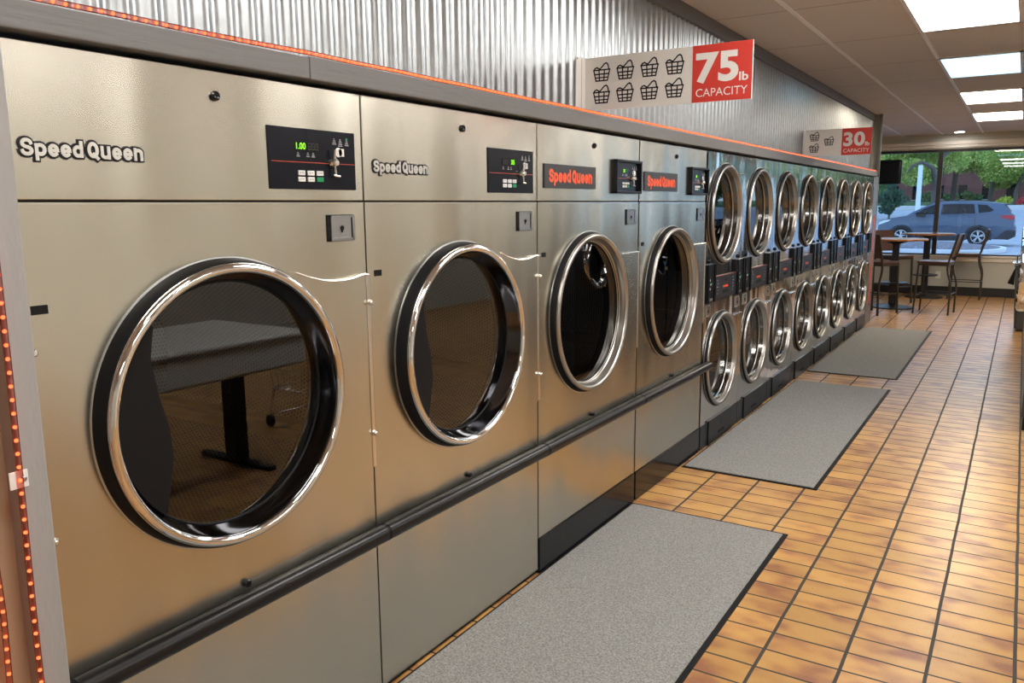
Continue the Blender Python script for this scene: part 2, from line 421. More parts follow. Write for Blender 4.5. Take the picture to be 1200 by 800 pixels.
def block_text(name, txt, m, parent, center, width, height, stroke, x_depth=0.):
    """upright lettering on a surface facing +x; overall width x height (cap height)"""
    adv = sum(GLY[c][1] for c in txt); sy = height; sx = width / adv
    mb = MB(); u = -adv / 2; layer = 0
    f = lambda a, b_, h: (center[0] + h, center[1] + a, center[2] + b_)
    for c in txt:
        for pl in GLY[c][0]:
            q2 = [((u + px_) * sx, (py_ - .45) * sy) for px_, py_ in pl]
            for a2, b2 in zip(q2[:-1], q2[1:]):
                layer += 1; mb.strip([a2, b2], stroke, (layer % 23) * 2e-5, f)
        u += GLY[c][1]
    if x_depth:
        r = bmesh.ops.extrude_face_region(mb.b, geom=mb.b.faces[:])
        for v in r['geom']:
            if isinstance(v, bmesh.types.BMVert): v.co.x += x_depth
    return mb.build(name, m, parent, normals=True)

# ------------------------------------------------------------------ camera (from calibration of the photograph)
f_px, yaw, pit, rol, D, ZC = 937.241, math.radians(32.3935), math.radians(9.5868), math.radians(-.4814), 1.70, 1.61806
cyw, syw, cp, sp_ = math.cos(yaw), math.sin(yaw), math.cos(pit), math.sin(pit)
F = Vector((-syw * cp, cyw * cp, -sp_)); R0 = Vector((cyw, syw, 0)); U0 = R0.cross(F)
Rv = R0 * math.cos(rol) + U0 * math.sin(rol); Uv = -R0 * math.sin(rol) + U0 * math.cos(rol)
cam = bpy.data.cameras.new('camera'); co = bpy.data.objects.new('camera', cam); C.objects.link(co)
co.matrix_world = Matrix(((Rv.x, Uv.x, -F.x, D), (Rv.y, Uv.y, -F.y, 0), (Rv.z, Uv.z, -F.z, ZC), (0, 0, 0, 1)))
cam.sensor_width = 36; cam.lens = f_px / 1200 * 36; cam.clip_start = .02; cam.clip_end = 400
S.camera = co

# ------------------------------------------------------------------ the room
XR, YF, YB, H = 6.2, -3.0, 16.1, 2.79
XL = -2.6                                      # left wall beyond the end of the machine bulkhead
struct(MB().box(XL - .1, XR + .1, YF - .1, YB + .1, -.12, 0).build('floor', 'tile'))
struct(MB().box(XL - .1, XR + .1, YF - .1, YB + .1, H, H + .1).build('ceiling', 'ceil'))
g = MB()
for k in range(-4, 10):
    x = .39 + .607 * k
    if x < XR - .1: g.box(x - .012, x + .012, YF, YB, H - .010, H)
struct(g.build('trim_1', 'tbar'))
DY0, DY1 = 7.25, 7.80  # unseen glazed opening, added and narrowed to streak daylight on the first dryer
struct(MB().box(XR, XR + .1, YF, DY0, 0, H).box(XR, XR + .1, DY1, YB, 0, H).box(XR, XR + .1, DY0, DY1, 2.2, H).build('wall_right', 'beige'))
dr_ = struct(MB().box(XR + .02, XR + .07, DY0, DY0 + .07, 0, 2.2).box(XR + .02, XR + .07, DY1 - .07, DY1, 0, 2.2).box(XR + .02, XR + .07, DY0, DY1, 2.12, 2.2).box(XR + .02, XR + .07, DY0, DY1, 0, .12).build('added_door_1', 'mullion'))
struct(MB().box(XR + .04, XR + .046, DY0 + .06, DY1 - .06, .1, 2.14).build('added_door_pane', 'wglass', dr_))
struct(MB().box(XL, XR, YF - .1, YF, 0, H).build('wall_front', 'beige'))
struct(MB().box(XL - .1, XL, 11.95, YB, 0, H).build('wall_left', 'beige'))
# wall behind the near end of the bulkhead: tan, set a little behind the post
struct(MB().box(-.25, -.02, YF, .772, 0, H).build('wall_near', 'tan'))
# the bulkhead above the machines: corrugated galvanised sheet
def corrugated(y0, y1, z0, z1, x0, amp, pitch):
    b = MB(); n = int(round((y1 - y0) / pitch * 12)); prev = None
    for i in range(n + 1):
        y = y0 + (y1 - y0) * i / n; t = (y - y0) / pitch * 2 * PI
        s_ = math.sin(t); x = x0 + amp * math.tanh(1.2 * s_) / math.tanh(1.2)
        a = b.b.verts.new((x, y, z0)); c = b.b.verts.new((x, y, z1))
        if prev: b.b.faces.new((prev[0], a, c, prev[1]))
        prev = (a, c)
    return b
wc = struct(corrugated(.2, 11.93, 2.0, H - .065, -.112, .0062, .074).build('wall_corrugated', 'galv', smooth=50))
struct(MB().box(-1.3, -.125, .2, 11.93, 1.99, H).build('wall_bulkhead', 'darkgrey'))
struct(MB().box(-2.6, -.03, 11.975, 12.03, 0, H).build('wall_end', 'beige'))
b = MB().box(-.124, -.085, .2, 6.74, H - .085, H, .003).box(-.124, -.085, 6.742, 9.4, H - .085, H, .003).box(-.124, -.085, 9.402, 11.93, H - .085, H, .003)
struct(b.build('trim_2', 'beam'))
b = MB().box(-.145, .03, .6, 1.62, 1.963, 2.020, .004).box(-.145, .03, 1.622, 5.9, 1.963, 2.024, .004).box(-.145, .03, 5.902, 11.62, 1.963, 2.026, .004)
struct(b.build('trim_3', 'trimgrey'))
# posts at both ends of the row of machines
struct(MB().box(-.15, .032, .772, .828, 0, 1.962, .004).build('trim_4', 'postgrey'))
b = MB().box(-.17, .0, 11.56, 11.93, 0, 1.97, .006).box(-.035, .004, 11.93, 11.975, 0, H, .004)
struct(b.build('trim_5', 'endgrey'))
# window wall
HT, SILL = 2.535, .705
b = MB().box(XL, XR, YB, YB + .16, 0, .60).box(XL, XR, YB, YB + .16, HT, H)
struct(b.build('wall_back', 'beige'))
b = MB().box(XL, XR, YB - .03, YB + .0, 2.555, 2.60, .008).box(XL, XR, YB - .045, YB, 2.60, 2.665, .012)
struct(b.build('trim_6', 'cream'))
b = MB().box(XL, XR, YB - .06, YB + .16, .672, SILL, .008).box(XL, XR, YB - .03, YB + .12, .60, .672, .006)
struct(b.build('trim_7', 'cream'))
struct(MB().box(XL, XR, YB - .015, YB, 0, .155, .003).build('baseboard_back', 'basebl'))
mull = [-2.45, .388, 3.22, 6.05]
for i in range(3):
    x0, x1 = mull[i], mull[i + 1]
    w = MB().box(x0 - .036, x0 + .036, YB + .02, YB + .10, SILL, HT, .003)
    if i == 2: w.box(x1 - .036, x1 + .036, YB + .02, YB + .10, SILL, HT, .003)
    w.box(x0 + .036, x1 - .036, YB + .02, YB + .10, HT - .045, HT).box(x0 + .036, x1 - .036, YB + .02, YB + .10, SILL, SILL + .022)
    fr = struct(w.build('window_%d' % (i + 1), 'mullion'))
    struct(MB().box(x0 + .03, x1 - .03, YB + .055, YB + .061, SILL + .015, HT - .04).build('window_pane', 'wglass', fr))

# ------------------------------------------------------------------ ceiling lights
def ceiling_light(x, y, m, label):
    t = thing('ceiling_light', label, 'ceiling light', (x, y, H), 0, 'recessed ceiling lights')
    fr = MB(); w, l = .30, .605
    fr.box(-w, w, -l, -l + .022, -.014, -.001).box(-w, w, l - .022, l, -.014, -.001).box(-w, -w + .022, -l, l, -.014, -.001).box(w - .022, w, -l, l, -.014, -.001)
    fr.build('light_frame', 'tbar', t)
    MB().box(-w + .02, w - .02, -l + .02, l - .02, -.010, -.002).build('diffuser', m, t)
    return t
lab = {5.81: 'bright white ceiling light panel cut off by the top of the picture', 8.28: 'pale blue lit ceiling light panel between white ones',
       10.71: 'warm white ceiling light panel just beyond the pale blue one', 13.14: 'warm white ceiling light panel closest to the window'}
for y, m in ((.98, 'light_cool'), (3.42, 'light_cool'), (5.81, 'light_cool'), (8.28, 'light_blue'), (10.71, 'light_warm'), (13.14, 'light_warm')):
    ceiling_light(1.29, y, m, lab.get(y, 'white ceiling light panel in the aisle row, %s' % ('first from the room front' if y < 2 else 'second from the room front')))
for k, y in enumerate((-1.46, .98, 3.42, 5.81, 8.28, 10.71, 13.14)):  # unseen second row, added as fill light for the room
    ceiling_light(4.33, y, 'light_cool', 'unseen white fill light panel added over the folding tables, %s from the room front' % ('first', 'second', 'third', 'fourth', 'fifth', 'sixth', 'last')[k])
t = thing('downlight', 'small round recessed downlight in the ceiling before the window', 'ceiling light', (.669, 15.70, H))
MB().lathe([(.075, -.001), (.10, -.006), (.10, -.012), (.085, -.014), (.072, -.010)], axis='z', seg=32, closed=True).build('trim_ring', 'white', t, 40)
MB().cyl(.07, -.010, -.002, axis='z', seg=32).build('lamp', 'can', t)

# ------------------------------------------------------------------ large dryers
W = 1.034
def screw(mb, x, y, z, r=.009, h=.014):
    mb.lathe([(.0001, h), (r * .5, h), (r * .85, h * .8), (r, h * .45), (r, 0)], (x, y, z), 'x', 16); return mb

def circle_pts(yc, zc, r, a0, a1, n): return [(yc + r * math.cos(a0 + (a1 - a0) * i / n), zc + r * math.sin(a0 + (a1 - a0) * i / n)) for i in range(n + 1)]

def drum(parent, yc, zc, R, x0, x1):
    b = MB(); seg, nd = 72, 6
    uvl = b.b.loops.layers.uv.new('UVMap')
    rows = []
    for i in range(seg + 1):
        a = 2 * PI * i / seg
        rows.append([(b.b.verts.new((x0 + (x1 - x0) * j / nd, yc + R * math.cos(a), zc + R * math.sin(a))), (R * a, (x1 - x0) * j / nd)) for j in range(nd + 1)])
    for i in range(seg):
        for j in range(nd):
            q = (rows[i][j], rows[i + 1][j], rows[i + 1][j + 1], rows[i][j + 1])
            f = b.b.faces.new([p[0] for p in q])
            for lp, p in zip(f.loops, q): lp[uvl].uv = p[1]
    vs = [r[nd][0] for r in rows[:-1]]
    cen = [b.b.verts.new((x1, yc + R * math.cos(2 * PI * i / seg), zc + R * math.sin(2 * PI * i / seg))) for i in range(seg)]
    f = b.b.faces.new(cen)
    for lp in f.loops: lp[uvl].uv = (lp.vert.co.y + 3, lp.vert.co.z + 3)
    d = b.build('drum', 'perf', parent, normals=False)
    for k in range(4):
        a = PI / 4 + k * PI / 2 + .3
        r1 = R - .001; v = MB()
        v.prism([(yc + r1 * math.cos(a - .09), zc + r1 * math.sin(a - .09)), (yc + (R - .07) * math.cos(a - .02), zc + (R - .07) * math.sin(a - .02)),
                 (yc + (R - .07) * math.cos(a + .02), zc + (R - .07) * math.sin(a + .02)), (yc + r1 * math.cos(a + .09), zc + r1 * math.sin(a + .09))], x1, x0 - .01)
        v.build('tumbling_rib', 'grey_steel', d)
    return d

def door(parent, zc, R, style, xg, p, yo=0., name='door'):
    """round dryer door standing p proud of the panel: black side gasket, metal rim, inner wall, glass"""
    chrome = style == 'chrome'; c = (0, yo, zc)
    if chrome:
        lip = [(R - .004, p - .022), (R - .001, p - .016), (R - .002, p - .008), (R - .007, p - .002), (R - .014, p), (R - .021, p - .002), (R - .026, p - .008), (R - .028, p - .016), (R - .024, p - .024)]
        wall = [(R - .028, p - .015), (R - .032, p - .028), (R - .038, p - .042), (R - .047, xg + .002), (R - .040, xg - .006), (R - .022, p - .028)]
        rg = R - .046
    else:
        lip = [(R - .003, p - .018), (R, p - .014), (R, p - .008), (R - .004, p - .002), (R - .011, p), (R - .018, p - .002), (R - .023, p - .008), (R - .025, p - .016), (R - .022, p - .022)]
        wall = [(R - .025, p - .014), (R - .027, p - .026), (R - .030, p - .034), (R - .0285, p - .038), (R - .034, xg + .006), (R - .040, xg + .002), (R - .036, xg - .006), (R - .022, p - .024)]
        rg = R - .039
    d = MB().lathe(lip, c, 'x', 112, closed=True).build(name, 'chrome' if chrome else 'rim', parent, 50)
    MB().lathe(wall, c, 'x', 112, closed=True).build('inner_wall', 'darkchrome' if chrome else 'rim', d, 50)
    MB().lathe([(R + .010, .001), (R + .009, .008), (R + .004, p - .020), (R - .001, p - .014), (R - .010, p - .020), (R - .010, .001)], c, 'x', 112, closed=True).build('gasket', 'blackrub', d, 50)
    MB().lathe([(R + .008, .0005), (R + .0135, .0005), (R + .0135, .002), (R + .009, .003)], c, 'x', 112, closed=True).build('collar', 'grey_steel', d, 50)
    MB().lathe([(rg + .004, xg + .003), (rg - .003, xg + .004), (rg - .006, xg + .001), (rg + .004, xg - .004)], c, 'x', 112, closed=True).build('glass_seal', 'blackrub', d, 50)
    MB().disc(rg, xg, c, 'x', 96).build('glass', 'dglass', d, normals=False)
    return d

def lock(parent, y0, y1, z0, z1, mr='blackgloss', mp='grey_steel'):
    b = MB().box(-.001, .004, y0, y1, z0, z1).build('lock_recess', mr, parent)
    q = MB().box(.003, .007, y0 + .012, y1 - .014, z0 + .010, z1 - .006, .0015)
    q.box(.006, .009, y0 + .012, y1 - .002, z1 - .008, z1 - .002).box(.006, .009, y0 + .010, y1 - .004, z0 + .001, z0 + .010).box(.006, .009, y1 - .010, y1 - .002, z0 + .004, z1 - .006)
    q.build('lock_plate', mp, b)
    yc = (y0 + y1) / 2; zc = (z0 + z1) / 2
    MB().cyl(.007, .006, .0095, (0, yc, zc), 'x', 16).box(.006, .008, yc - .003, yc + .003, zc - .013, zc).build('keyhole', 'blackgloss', b)
    return b

def control_panel(parent, y0, y1, z0, z1, digits, digit_u, x=.003):
    w, h = y1 - y0, z1 - z0
    P = lambda u, v: (y0 + u * w, z1 - v * h)
    pn = MB().box(x - .004, x, y0, y1, z0, z1, .001).build('control_panel', 'panelblk', parent)
    def rect(name, u0, u1, v0, v1, m, d=.002, bev=0.):
        a = P(u0, v1); c = P(u1, v0)
        return MB().box(x - .0005, x + d, a[0], c[0], a[1], c[1], bev).build(name, m, pn)
    rect('display', .295, .56, .22, .36, 'blackgloss', .0012)
    seg = MB()
    for k in range(3):
        u = (.43 if digit_u < .4 else .30) + .042 * k
        for (ua, ub, va, vb) in ((u, u + .005, .24, .34), (u + .026, u + .031, .24, .34), (u, u + .031, .235, .245), (u, u + .031, .285, .293), (u, u + .031, .335, .345)):
            a = P(ua, vb); c = P(ub, va); seg.box(x + .001, x + .0016, a[0], c[0], a[1], c[1])
    seg.build('unlit_digit', 'leddim', pn)
    u0 = P(digit_u, .29)
    text_obj('lit_digit', digits, 'led', pn, (x + .0022, u0[0] + .001, u0[1]), w * (.105 if len(digits) > 2 else .075), h * .105, bold=.012)
    rect('red_stripe', .03, .985, .548, .560, 'redline', .0012)
    for r_ in range(2):
        for k in range(3):
            u = .305 + k * .105; v = .69 + r_ * .105
            bt = rect('button', u, u + .075, v, v + .078, 'greenbtn' if (r_ == 1 and k == 2) else 'whitepl', .004, .0012)
            if not (r_ == 1 and k == 2):
                a = P(u + .015, v + .058); c = P(u + .058, v + .02)
                MB().box(x + .0035, x + .0045, a[0], a[0] + .003, a[1], c[1]).box(x + .0035, x + .0045, a[0] + .006, c[0], (a[1] + c[1]) / 2 - .001, (a[1] + c[1]) / 2 + .002).build('button_mark', 'dimprint', bt)
    pr = MB()
    for (u, v, n) in ((.31, .40, 3), (.42, .40, 3), (.48, .40, 3), (.735, .13, 4), (.81, .13, 5), (.89, .14, 4)):
        for k in range(n):
            a = P(u - .005 * k, v + .028 * k); L_ = .008 + .012 * k
            pr.box(x, x + .0011, a[0], a[0] + min(L_, .05) * w * .9 + .002, a[1] - .0012, a[1] + .0008)
    pr.build('printed_legend', 'dimprint', pn)
    rect('status_icon', .885, .905, .10, .13, 'greenbtn', .0012)
    a = P(.79, .355)
    MB().lathe([(.0001, .0025), (.013, .0025), (.0135, .0005)], (x, a[0], a[1]), 'x', 20).box(x, x + .0025, a[0], a[0] + .022, a[1] - .011, a[1] + .011, .001).build('coin_label', 'whitepl', pn)
    c = P(.705, .54)
    k = MB().lathe([(.0001, .022), (.008, .022), (.012, .016), (.014, .002)], (x, c[0], c[1]), 'x', 20)
    k.tube([(x + .012, c[0] - .001, c[1]), (x + .014, c[0] + .001, c[1] + .036)], [.0055, .0035], 8).tube([(x + .012, c[0], c[1]), (x + .012, c[0] + .003, c[1] - .034)], [.004, .003], 8)
    k.tube([(x + .012, c[0] - .006, c[1] - .036), (x + .012, c[0] + .018, c[1] - .038)], .0038, 8)
    k.tube([(x + .012, c[0] - .010, c[1] + .003), (x + .006, c[0] - .013, c[1] - .006)], .004, 8)
    k.build('coin_slide', 'bright', pn, 40)
    return pn

def big_dryer(yc, kind, label, digits, du, yo):
    t = thing('tumble_dryer', label, 'dryer', (0, yc, 0), 0, 'large single tumble dryers')
    hw = W / 2 - .0025; zs = 1.637; ZT = 1.950
    zb = .024 if kind == 'wide' else .168
    DZ = 1.122; R = .364 if kind == 'wide' else .368
    cb = MB().box(-1.15, -1.13, -hw, hw, .03, ZT - .01).box(-1.13, -.021, -hw, -hw + .015, .03, ZT - .01).box(-1.13, -.021, hw - .015, hw, .03, ZT - .01).box(-1.13, -.021, -hw, hw, ZT - .03, ZT - .01).box(-1.13, -.021, -hw, hw, .03, .05)
    cb.build('cabinet', 'darkgrey', t)
    fp = MB().panel_hole(-hw, hw, zb, zs - .003, yo, DZ, R - .035, 0, 128, .02, .03)
    fp.build('front_panel', 'steel', t)
    up = MB().box(-.02, 0, -hw, hw, zs + .002, ZT, .002)
    if kind == 'wide': pass
    u = up.build('upper_panel', 'steel', t)
    MB().box(-.02, -.006, -hw, hw, zs - .004, zs + .003).build('panel_gap', 'blackrub', t)
    be = MB().box(-.004, .0018, -hw, hw, zs - .0075, zs - .0035)  # light caught on the panel edge, put in as a paler strip
    if kind != 'wide': be.box(-.004, .0018, hw - .003, hw, zb, zs - .0035)
    be.build('edge_highlight', 'bright', t)
    kn = MB().lathe([(.0001, .006), (.004, .006), (.0085, .009), (.012, .007), (.0125, 0)], (0, 0, 1.890), 'x', 24)
    kn.build('cam_lock', 'blackgloss', t, 40)
    lock(t, .358, .466, 1.521, 1.598)
    # door with hinge cover plate
    d = door(t, DZ, R, 'chrome' if kind == 'wide' else 'brushed', -.010, .056 if kind == 'wide' else .042, yo)
    cr = R + .006
    if kind == 'wide':
        a0, a1 = math.atan2(.335, .175), math.atan2(-.352, .178)
        arc = circle_pts(yo, DZ, cr, a0, a1, 40)
        top = [(.478, 1.416), (.44, 1.409), (.40, 1.407), (.36, 1.408), (.32, 1.413), (.27, 1.425), (.22, 1.442)]
        bot = [(.20, .775), (.27, .806), (.36, .816), (.44, .808), (.500, .800)]
        poly = arc + bot + [(.500, 1.416)] + top
    else:
        a0, a1 = math.atan2(.256, .28), math.atan2(-.275, .26)
        arc = circle_pts(yo, DZ, cr, a0, a1, 32)
        poly = arc + [(.36, .845), (.505, .872), (.505, 1.378)]
    hc = MB().prism(poly, .0005, .014).build('hinge_cover', 'steel', t)
    b = MB().box(.002, .017, .497, .514, (.803 if kind == 'wide' else .872), 1.418 if kind == 'wide' else 1.380, .002)
    b.build('hinge_pin', 'bright', hc)
    if kind == 'wide':
        for z in (1.33, .915): screw(MB(), .016, .506, z).build('screw', 'bright', hc, 40)
    lip = MB()
    if kind == 'wide':
        lip.tube([(.0125, y, z) for y, z in [(.500, 1.418)] + top], .0028, 6)
    else: lip.tube([(.0125, .29, 1.379), (.0125, .503, 1.379)], .004, 6)
    lip.build('edge_highlight', 'bright', hc)  # pale bead stands in for the lit edge of the cover
    MB().box(-.001, .0012, -.484, -.449, 1.406, 1.425, .0008).build('handle_slot', 'blackrub', t)
    if kind == 'wide':
        control_panel(t, .155, .483, 1.6695, 1.8345, digits, du)
        zc = 1.7425; yl = -.338
        ol = block_text('logo_outline', 'Speed Queen', 'signblack', t, (.0005, yl, zc), .268, .0325, .0135, .0022)
        block_text('brand_lettering', 'Speed Queen', 'logosteel', ol, (.0024, yl, zc), .268, .0325, .0068, .0022)
        # dark wavy crescent plate in front of the glass
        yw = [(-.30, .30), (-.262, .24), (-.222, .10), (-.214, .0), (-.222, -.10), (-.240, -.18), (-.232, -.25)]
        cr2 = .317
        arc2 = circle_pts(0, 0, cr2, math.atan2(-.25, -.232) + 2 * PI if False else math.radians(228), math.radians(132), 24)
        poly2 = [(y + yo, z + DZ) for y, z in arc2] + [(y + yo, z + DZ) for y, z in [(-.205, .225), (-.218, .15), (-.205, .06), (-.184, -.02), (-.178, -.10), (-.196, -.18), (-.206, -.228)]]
        MB().prism(poly2, -.0085, .001).build('crescent_plate', 'blackrub', d)
    else:
        pl = MB().box(0, .006, -.466, .008, 1.693, 1.793, .001).build('brand_plate', 'plate', t)
        block_text('brand_lettering', 'Speed Queen', 'orangetx', pl, (.0058, -.229, 1.743), .40, .052, .0112, .0012)
        fr = MB(); y0, y1, z0, z1 = .208, .512, 1.676, 1.840
        fr.box(-.01, .022, y0, y1, z0, z0 + .012, .002).box(-.01, .022, y0, y1, z1 - .012, z1, .002).box(-.01, .022, y0, y0 + .013, z0, z1, .002).box(-.01, .022, y1 - .013, y1, z0, z1, .002)
        f_ = fr.build('control_frame', 'black', t)
        cpn = control_panel(t, y0 + .013, y1 - .013, z0 + .012, z1 - .012, digits, du, x=.004)
        kp = MB().box(-.02, .006, -hw, hw, .004, .166, .002)
        kp.build('kick_plate', 'blackgloss', t)
    drum(t, yo, DZ, .40, -.10, -.85)
    MB().panel_hole(-hw + .02, hw - .02, .4, 1.9, yo, DZ, .36, -.095, 64, .002, .005).build('inner_front', 'black', t)
    return t

yc1 = 1.330
c_lab = ['very large stainless dryer closest to the camera, beside the light grey post', 'large stainless dryer with chrome ringed door, second from the grey post',
         'large stainless dryer with black brand plate, between the chrome-ringed dryer and another black-plate dryer', 'large stainless dryer with black brand plate touching the stacked dryers']
YC = [1.328, 2.363, 3.400, 4.447]
tops = []
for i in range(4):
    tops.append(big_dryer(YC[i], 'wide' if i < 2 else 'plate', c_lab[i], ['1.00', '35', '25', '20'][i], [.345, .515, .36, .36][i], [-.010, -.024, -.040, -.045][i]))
sm = MB()
screw(MB(), 0, -.491, 1.329).build('screw', 'bright', tops[0], 40)
screw(MB(), 0, -.488, .918).build('screw', 'bright', tops[0], 40)

# ------------------------------------------------------------------ black bumper rail along the large dryers
t = thing('bumper_rail', 'long black tubular bumper rail running along the four large dryers', 'rail', (0, 0, 0))
ends = [.829, 1.846, 2.882, 3.925, 5.035]
for a, b_ in zip(ends[:-1], ends[1:]):
    MB().cyl(.0285, a + .005, b_ - .005, (.034, 0, .580), 'y', 28, .002).build('rail_tube', 'railblk', t, 40)
for a in ends[1:-1]:
    MB().cyl(.0268, a - .007, a + .007, (.034, 0, .580), 'y', 28).build('coupling', 'blackrub', t, 40)
for y in YC:
    MB().cyl(.010, 0, .014, (0, y - .004, .620), 'x', 16, .002).cyl(.004, .012, .018, (0, y - .004, .620), 'x', 10).build('bolt', 'blackgloss', t, 40)

# ------------------------------------------------------------------ stacked dryers
SP = .8175
def stack_dryer(y, label):
    t = thing('stacked_dryer', label, 'dryer', (0, y, 0), 0, 'stacked double dryers')
    hw = SP / 2 - .002
    ZU, ZL = 1.556, .572; R = .322; SO = -.040
    cb = MB().box(-1.1, -1.08, -hw, hw, .03, 1.94).box(-1.08, -.021, -hw, -hw + .012, .03, 1.94).box(-1.08, -.021, hw - .012, hw, .03, 1.94).box(-1.08, -.021, -hw, hw, 1.92, 1.94)
    cb.build('cabinet', 'darkgrey', t)
    MB().panel_hole(-hw, hw, .985, 1.950, SO, ZU, R - .035, 0, 96, .02, .03).build('upper_panel', 'steel_stack', t)
    MB().panel_hole(-hw, hw, .168, .982, SO, ZL, R - .035, 0, 96, .02, .03).build('lower_panel', 'steel_stack', t)
    for zc in (ZU, ZL):
        d = door(t, zc, R, 'brushed', -.040, .030, SO)
        cr = R + .006
        poly = circle_pts(SO, zc, cr, math.atan2(.262, .20), math.atan2(-.262, .20), 30) + [(.402, zc - .27), (.402, zc + .272)]
        hc = MB().prism(poly, .0005, .012).build('hinge_cover', 'steel_stack', t)
        MB().tube([(.011, .205, zc + .273), (.011, .402, zc + .273)], .0025, 6).build('edge_highlight', 'bright', hc)  # paler bead drawn for light on the cover's top edge
        dr = MB().lathe([(.30, -.09), (.345, -.10), (.345, -.70)], (0, SO, zc), 'x', 48).disc(.345, -.70, (0, SO, zc), 'x', 48).build('drum', 'drumdark', t, 40)
    # control strip with two coin pods
    cs = MB().box(-.01, .012, -.242, .232, .992, 1.150, .002).build('control_strip', 'darkgrey', t)
    MB().box(.0115, .0125, -.240, .230, 1.1455, 1.1485).build('red_stripe', 'redline', cs)
    block_text('brand_lettering', 'Speed Queen', 'orangetx', cs, (.0118, -.005, 1.072), .105, .015, .0035, .001)
    MB().box(.008, .0128, -.070, .068, 1.022, 1.048, .003).build('pull_slot', 'blackrub', cs)
    MB().cyl(.010, .008, .014, (0, 0, 1.112), 'x', 14).build('keyhole', 'blackgloss', cs)
    for s_ in (-1, 1):
        pr = MB()
        for k in range(5): pr.box(.0119, .0128, s_ * .165 - .022 + .01 * (k % 2), s_ * .165 + .015 - .012 * ((k + 1) % 2), 1.030 + .022 * k, 1.034 + .022 * k)
        pr.build('printed_legend', 'dimprint', cs)
    for (a, b_, ky) in ((-.400, -.248, -.335), (.238, .392, .290)):
        pod = MB().box(-.01, .016, a, b_, .988, 1.236, .003).build('coin_pod', 'black', t)
        MB().box(.014, .026, a, a + .028, .988, 1.236, .003).box(.014, .026, b_ - .022, b_, .988, 1.236, .003).build('pod_frame', 'blackgloss', pod)
        ym = (a + b_) / 2
        MB().box(.0155, .018, ym + .010, ym + .030, 1.105, 1.116).build('start_button', 'greenbtn', pod)
        for k in range(3): MB().box(.0155, .0175, ym - .03 + .018 * (k % 2), ym - .016 + .018 * (k % 2), 1.128 - .028 * k, 1.140 - .028 * k).build('cycle_mark', 'whitepl', pod)
        MB().box(.0155, .020, ym - .03, ym + .03, .998, 1.014, .002).build('coin_return', 'grey_steel', pod)
        MB().cyl(.012, 0, .012, (0, ky, 1.257), 'x', 16, .002).build('cam_lock', 'blackgloss', t, 40)
        lock(t, a + .02 if a < 0 else a + .022, a + .115 if a < 0 else a + .112, .890, .968, 'grey_steel', 'bright')
    for yy in (-.30, -.02, .30):
        screw(MB(), 0, yy, 1.935, .005, .005).build('screw', 'grey_steel', t, 40)
    # lint drawers at the foot
    MB().box(-.02, .004, -hw, hw, .004, .166, .002).build('kick_plate', 'darkgrey', t)
    dw = MB().box(-.01, .014, -.268, .248, .004, .172, .003).build('lint_drawer', 'black', t)
    MB().box(.012, .0148, -.065, .068, .044, .062, .003).build('pull_slot', 'blackrub', dw)
    MB().cyl(.010, .012, .0155, (0, 0, .112), 'x', 14).build('keyhole', 'blackgloss', dw)
    return t
ordn = ['second', 'third', 'fourth', 'fifth', 'sixth', 'seventh']
y0 = 4.992 + SP / 2
st = stack_dryer(y0, 'stacked pair of round-door dryers standing directly beside the large single dryers')
for i in range(1, 8):
    dup(st, (0, y0 + SP * i, 0), 'last stacked dryer pair of the row, against the far end post' if i == 7 else '%s stacked dryer pair counting from the large single dryers' % ordn[i - 1])

# ------------------------------------------------------------------ rope lights
def rope(name, label, pts, step, jitter=0., limit=100, r=.0065, br=.0042):
    t = thing('rope_light', label, 'rope light', pts[0])
    o = Vector(pts[0]); P = [Vector(p) - o for p in pts]
    MB().tube(P, r, 8).build('tube', 'rope', t, 60)
    seglen = [(b_ - a).length for a, b_ in zip(P[:-1], P[1:])]; tot = sum(seglen); n = int(tot / step)
    proto = None; rest = MB()
    for i in range(n):
        d = (i + .5) * step; k = 0
        while k < len(seglen) - 1 and d > seglen[k]: d -= seglen[k]; k += 1
        p = P[k].lerp(P[k + 1], d / seglen[k])
        if i < limit:
            if proto is None:
                mb = MB(); s_ = bmesh.new(); bmesh.ops.create_icosphere(s_, subdivisions=1, radius=br); mb.merge(s_)
                proto = mb.build('bulb', 'bulb', t); proto.location = p
            else:
                q = proto.copy(); C.objects.link(q); q.parent = t; q.location = p
        else:
            s_ = bmesh.new(); bmesh.ops.create_icosphere(s_, subdivisions=1, radius=br); rest.merge(s_, Matrix.Translation(p))
    if n > limit:
        o2 = rest.build('bulb', 'bulb', t); o2['kind'] = 'stuff'
    else: rest.b.free()
    return t
pts = []
for i in range(60):
    y = .70 + (11.62 - .70) * i / 59; pts.append((.018, y, 2.031 + (.0 if y < 1.62 else .004) + random.uniform(-.0015, .0015)))
rope('r', 'long orange rope light lying on the grey ledge above the machines', pts, .0255)
rope('r', 'orange rope light strand running down the edge of the near grey post', [(.040, .768 + .004 * math.sin(i), z) for i, z in enumerate((1.95, 1.6, 1.3, 1.05, .8, .55, .3, .05))], .0275)
rope('r', 'orange rope light strand on the tan wall beside the near post', [(.0, .722 + .004 * math.sin(i * 2), z) for i, z in enumerate((1.95, 1.6, 1.3, 1.05, .8, .55, .3, .05))], .0275)
rope('r', 'orange rope light strand on the far end post beside the last stacked dryer', [(.012, 11.72, z) for z in (1.46, 1.1, .8, .5, .25)], .032)
t = thing('cable_clip', 'white cable clip screwed to the near grey post', 'clip', (.034, .776, 1.085))
MB().box(0, .004, -.026, .010, -.018, .018, .001).build('clip_plate', 'whitepl', t)
screw(MB(), .004, .001, 0, .006, .004).build('screw', 'grey_steel', t, 40)

